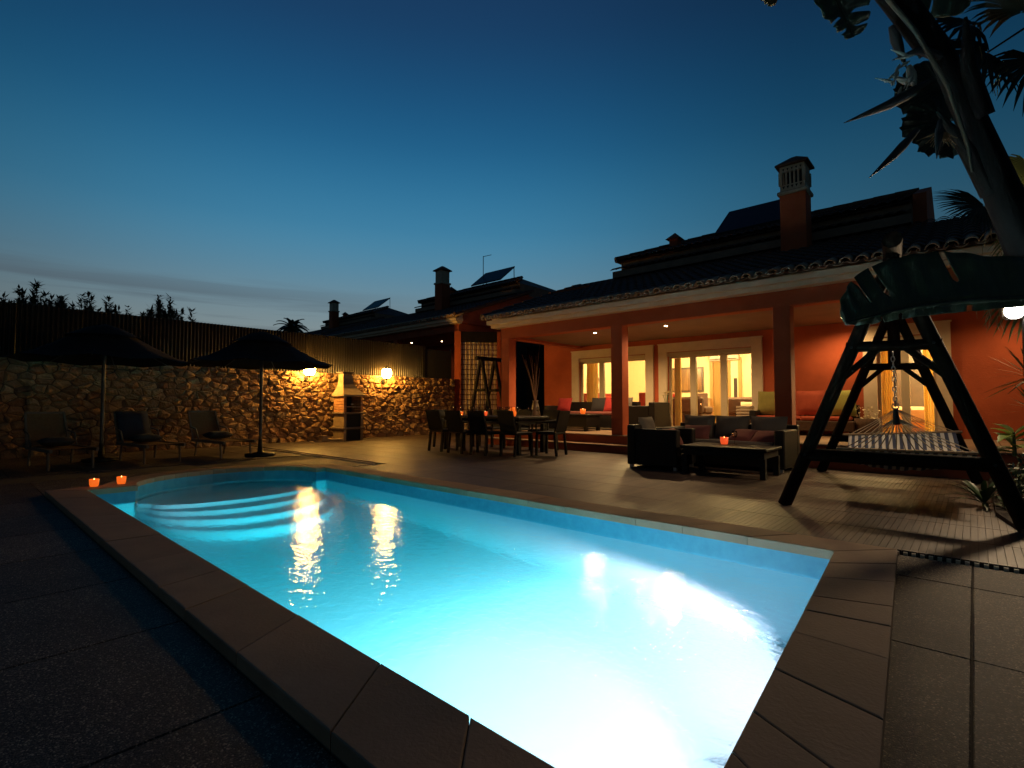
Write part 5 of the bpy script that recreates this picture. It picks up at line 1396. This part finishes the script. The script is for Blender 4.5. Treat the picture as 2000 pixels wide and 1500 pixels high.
# ---- yucca against the red wall
yu = thing('yucca', 'spiky yucca rosettes against the red wall at the right edge', 'plant', (.62, 9.85, .37))
MB().tube([(0,0,-.30),(.02,.0,.5),(-.02,0,.95)], [.06,.05,.045], 8).build('stem', 'palm_trunk', yu)
for (c, n_, ln) in (((-.02,0,1.0), 44, .62), ((.03,.05,.55), 30, .5)):
    for k in range(n_):
        a = random.uniform(0,6.28); e = random.uniform(-.45,1.35); d = Vector((math.cos(a)*math.cos(e), math.sin(a)*math.cos(e), math.sin(e))); l = ln*random.uniform(.7,1.05)
        p = Vector(c); s_ = d.cross(Vector((0,0,1))).normalized()*.016; dr = Vector((0,0,-.10*l*(1 if e < .5 else .3)))
        MB().add([p-s_*.6, p+s_*.6, p+d*l*.55+s_+dr*.3, p+d*l*.55-s_+dr*.3, p+d*l+dr], [(0,1,2,3),(3,2,4)]).build('leaf', 'leaf_palm' if k % 3 else 'dry_palm', yu)
# ---- broad-leaved plants and a flowering bush in the bed
def leafy(name, label, loc, n_, ln, wd, material, up=.6, spread=1., cat='plant', stem=True):
    t = thing(name, label, cat, loc)
    for k in range(n_):
        a = random.uniform(0,6.28); e = random.uniform(up-.45, up+.45); d = Vector((math.cos(a)*math.cos(e), math.sin(a)*math.cos(e), math.sin(e))); l = ln*random.uniform(.75,1.1)
        h = random.uniform(0, .35)*spread; p = Vector((0,0,h)); sd = d.cross(Vector((0,0,1))).normalized(); m = MB(); vs_ = []
        for u in (0,.12,.3,.5,.7,.87,1.):
            w_ = wd*l*(math.sin(math.pi*min(1,u**.8)))*.5+.002; c = p+d*l*u+Vector((0,0,-.35*l*u*u)); nn_ = sd.cross(d); vs_ += [c-sd*w_+nn_*w_*.35, c, c+sd*w_+nn_*w_*.35]
        fs = []
        for q in range(6): b_ = 3*q; fs += [(b_,b_+1,b_+4,b_+3),(b_+1,b_+2,b_+5,b_+4)]
        m.add(vs_, fs, True).build('leaf', material, t)
    if stem: MB().tube([(0,0,-.03),(0,0,.36*spread)], [.02,.012], 6).build('stem', 'leaf_green', t)
    return t
leafy('broad_leaf_plant', 'plant with two-tone lime leaves lit beside the hammock stand', (.30, 7.35, .50), 12, .34, .42, 'leaf_lime', .45, .6)
MB().tube([(.30,7.35,.0),(.30,7.35,.52)], .025, 8)
leafy('arching_grass', 'clump of arching strap leaves at the foot of the hammock stand', (.05, 6.72, .03), 26, .42, .10, 'leaf_green', .75, .15)
def bush(name, label, loc, n_, rx, rz_, leaf, ls, cat='shrub', flowers=0, stems=5, hz=0.):
    t = thing(name, label, cat, loc); m = MB()
    for k in range(n_):
        a = random.uniform(0,6.28); u = random.random()**.5; p = Vector((rx*u*math.cos(a), rx*u*math.sin(a), hz+rz_*random.random()*(1-.55*u*u)))
        d = Vector((random.gauss(0,1), random.gauss(0,1), random.gauss(0,.8)+.3)).normalized(); s_ = d.cross(Vector((random.gauss(0,1),random.gauss(0,1),random.gauss(0,1)))).normalized(); l = ls*random.uniform(.6,1.2)
        m.add([p, p+d*l*.5+s_*l*.22, p+d*l, p+d*l*.5-s_*l*.22], [(0,1,2,3)])
    m.build('foliage', leaf, t, 'stuff')
    for k in range(stems):
        a = 6.28*k/stems; MB().tube([(0,0,-.06),(rx*.3*math.cos(a),rx*.3*math.sin(a),hz+rz_*.4),(rx*.6*math.cos(a+.3),rx*.6*math.sin(a+.3),hz+rz_*.8)], [.014,.010,.004], 5).build('stem', 'twig', t)
    for k in range(flowers):
        a = random.uniform(0,6.28); u = random.uniform(.3,.9); p = Vector((rx*u*math.cos(a), rx*u*math.sin(a), rz_*random.uniform(.5,.95))); f = MB()
        for q in range(7): b = 6.28*q/7; d = Vector((math.cos(b),math.sin(b),.3)); s_ = Vector((-math.sin(b),math.cos(b),0)); f.add([p,p+d*.025+s_*.013,p+d*.045,p+d*.025-s_*.013],[(0,1,2,3)])
        f.build('flower', 'petal_orange', t)
    return t
bush('flowering_bush', 'low bush with small orange flowers by the right leg of the stand', (.50, 6.45, .06), 900, .36, .62, 'leaf_green', .06, flowers=7)
bush('dark_bush', 'dark leafy bush behind the orange-flowered one', (.75, 7.1, .06), 800, .45, .55, 'leaf_green', .08)
bush('dark_bush', 'dark low bush at the right edge nearest the pool', (.72, 5.55, .06), 700, .32, .42, 'leaf_green', .07)

# ================================================================== BEYOND THE FENCE
def oleander(loc, h, n_, rx, label):
    t = thing('tall_shrub', label, 'shrub', loc, 0, 'shrubs beyond the fence'); fo = MB()
    for k in range(int(n_*1.7)):
        a = random.uniform(0,6.28); r_ = rx*1.25*random.random()**.55; top = Vector((r_*math.cos(a), r_*math.sin(a), h*(1-.16*(r_/rx)**2)*random.uniform(.80,1.04)))
        base = Vector((r_*.25*math.cos(a), r_*.25*math.sin(a), 0)); md = base.lerp(top,.55)+Vector((0,0,.12))
        fo.tube([base, md, top], [.014,.009,.003], 4)
        for q in range(110):
            u = random.random()**.6; p = md.lerp(top, u); d = Vector((random.gauss(0,1),random.gauss(0,1),random.gauss(.5,.6))).normalized(); s_ = d.cross(Vector((0,0,1)));
            if s_.length < .1: continue
            s_.normalize(); l = random.uniform(.10,.19); fo.add([p, p+d*l*.45+s_*.024, p+d*l, p+d*l*.45-s_*.024], [(0,1,2,3)])
    fo.build('crown', 'leaf_shrub', t, 'stuff')
    MB().tube([(0,0,-.05),(0,0,h*.5)], [.05,.03], 6).build('trunk', 'twig', t)
for (y, x, h, n_, rx, lb) in ((.55, -15.6, 3.45, 40, .5, 'shrub top showing over the fence at the far left edge'), (1.35, -15.6, 3.68, 46, .55, 'bushy shrub top over the fence, second from the left'),
                         (2.1, -15.7, 3.55, 40, .5, 'shrub top over the fence, third from the left'), (2.75, -15.6, 3.40, 26, .45, 'thin shrub top over the fence, fourth from the left'),
                         (3.72, -15.6, 3.72, 46, .42, 'tallest upright shrub tip over the fence'), (4.35, -15.7, 3.35, 26, .5, 'low shrub sprays right of the tallest tip')):
    oleander((x, y, 0), h+.12, n_, rx, lb)
dp = thing('distant_palm', 'small round-headed palm far off over the fence', 'palm', (-34, 15.6, 0))
MB().tube([(0,0,-.05),(.1,0,3),(0,0,6.1)], [.22,.17,.15], 8).build('trunk', 'palm_trunk', dp)
fr = MB()
for k in range(46):
    a = random.uniform(0,6.28); e = random.uniform(-.5,1.2); d = Vector((math.cos(a)*math.cos(e), math.sin(a)*math.cos(e), math.sin(e))); sd = d.cross(Vector((0,0,1))).normalized(); c = Vector((0,0,6.2)); l = random.uniform(.9,1.3)
    for u in range(9):
        q = c+d*l*(u/8)+Vector((0,0,-.55*(u/8)**2)); nx_ = c+d*l*((u+1)/8)+Vector((0,0,-.55*((u+1)/8)**2)); fr.add([q-sd*.22*(1-u/10), q+Vector((0,0,.05)), nx_+Vector((0,0,.05)), nx_-sd*.22*(1-(u+1)/10)], [(0,1,2,3)]); fr.add([q+sd*.22*(1-u/10), q+Vector((0,0,.05)), nx_+Vector((0,0,.05)), nx_+sd*.22*(1-(u+1)/10)], [(0,3,2,1)])
fr.build('crown', 'leaf_shrub', dp, 'stuff')
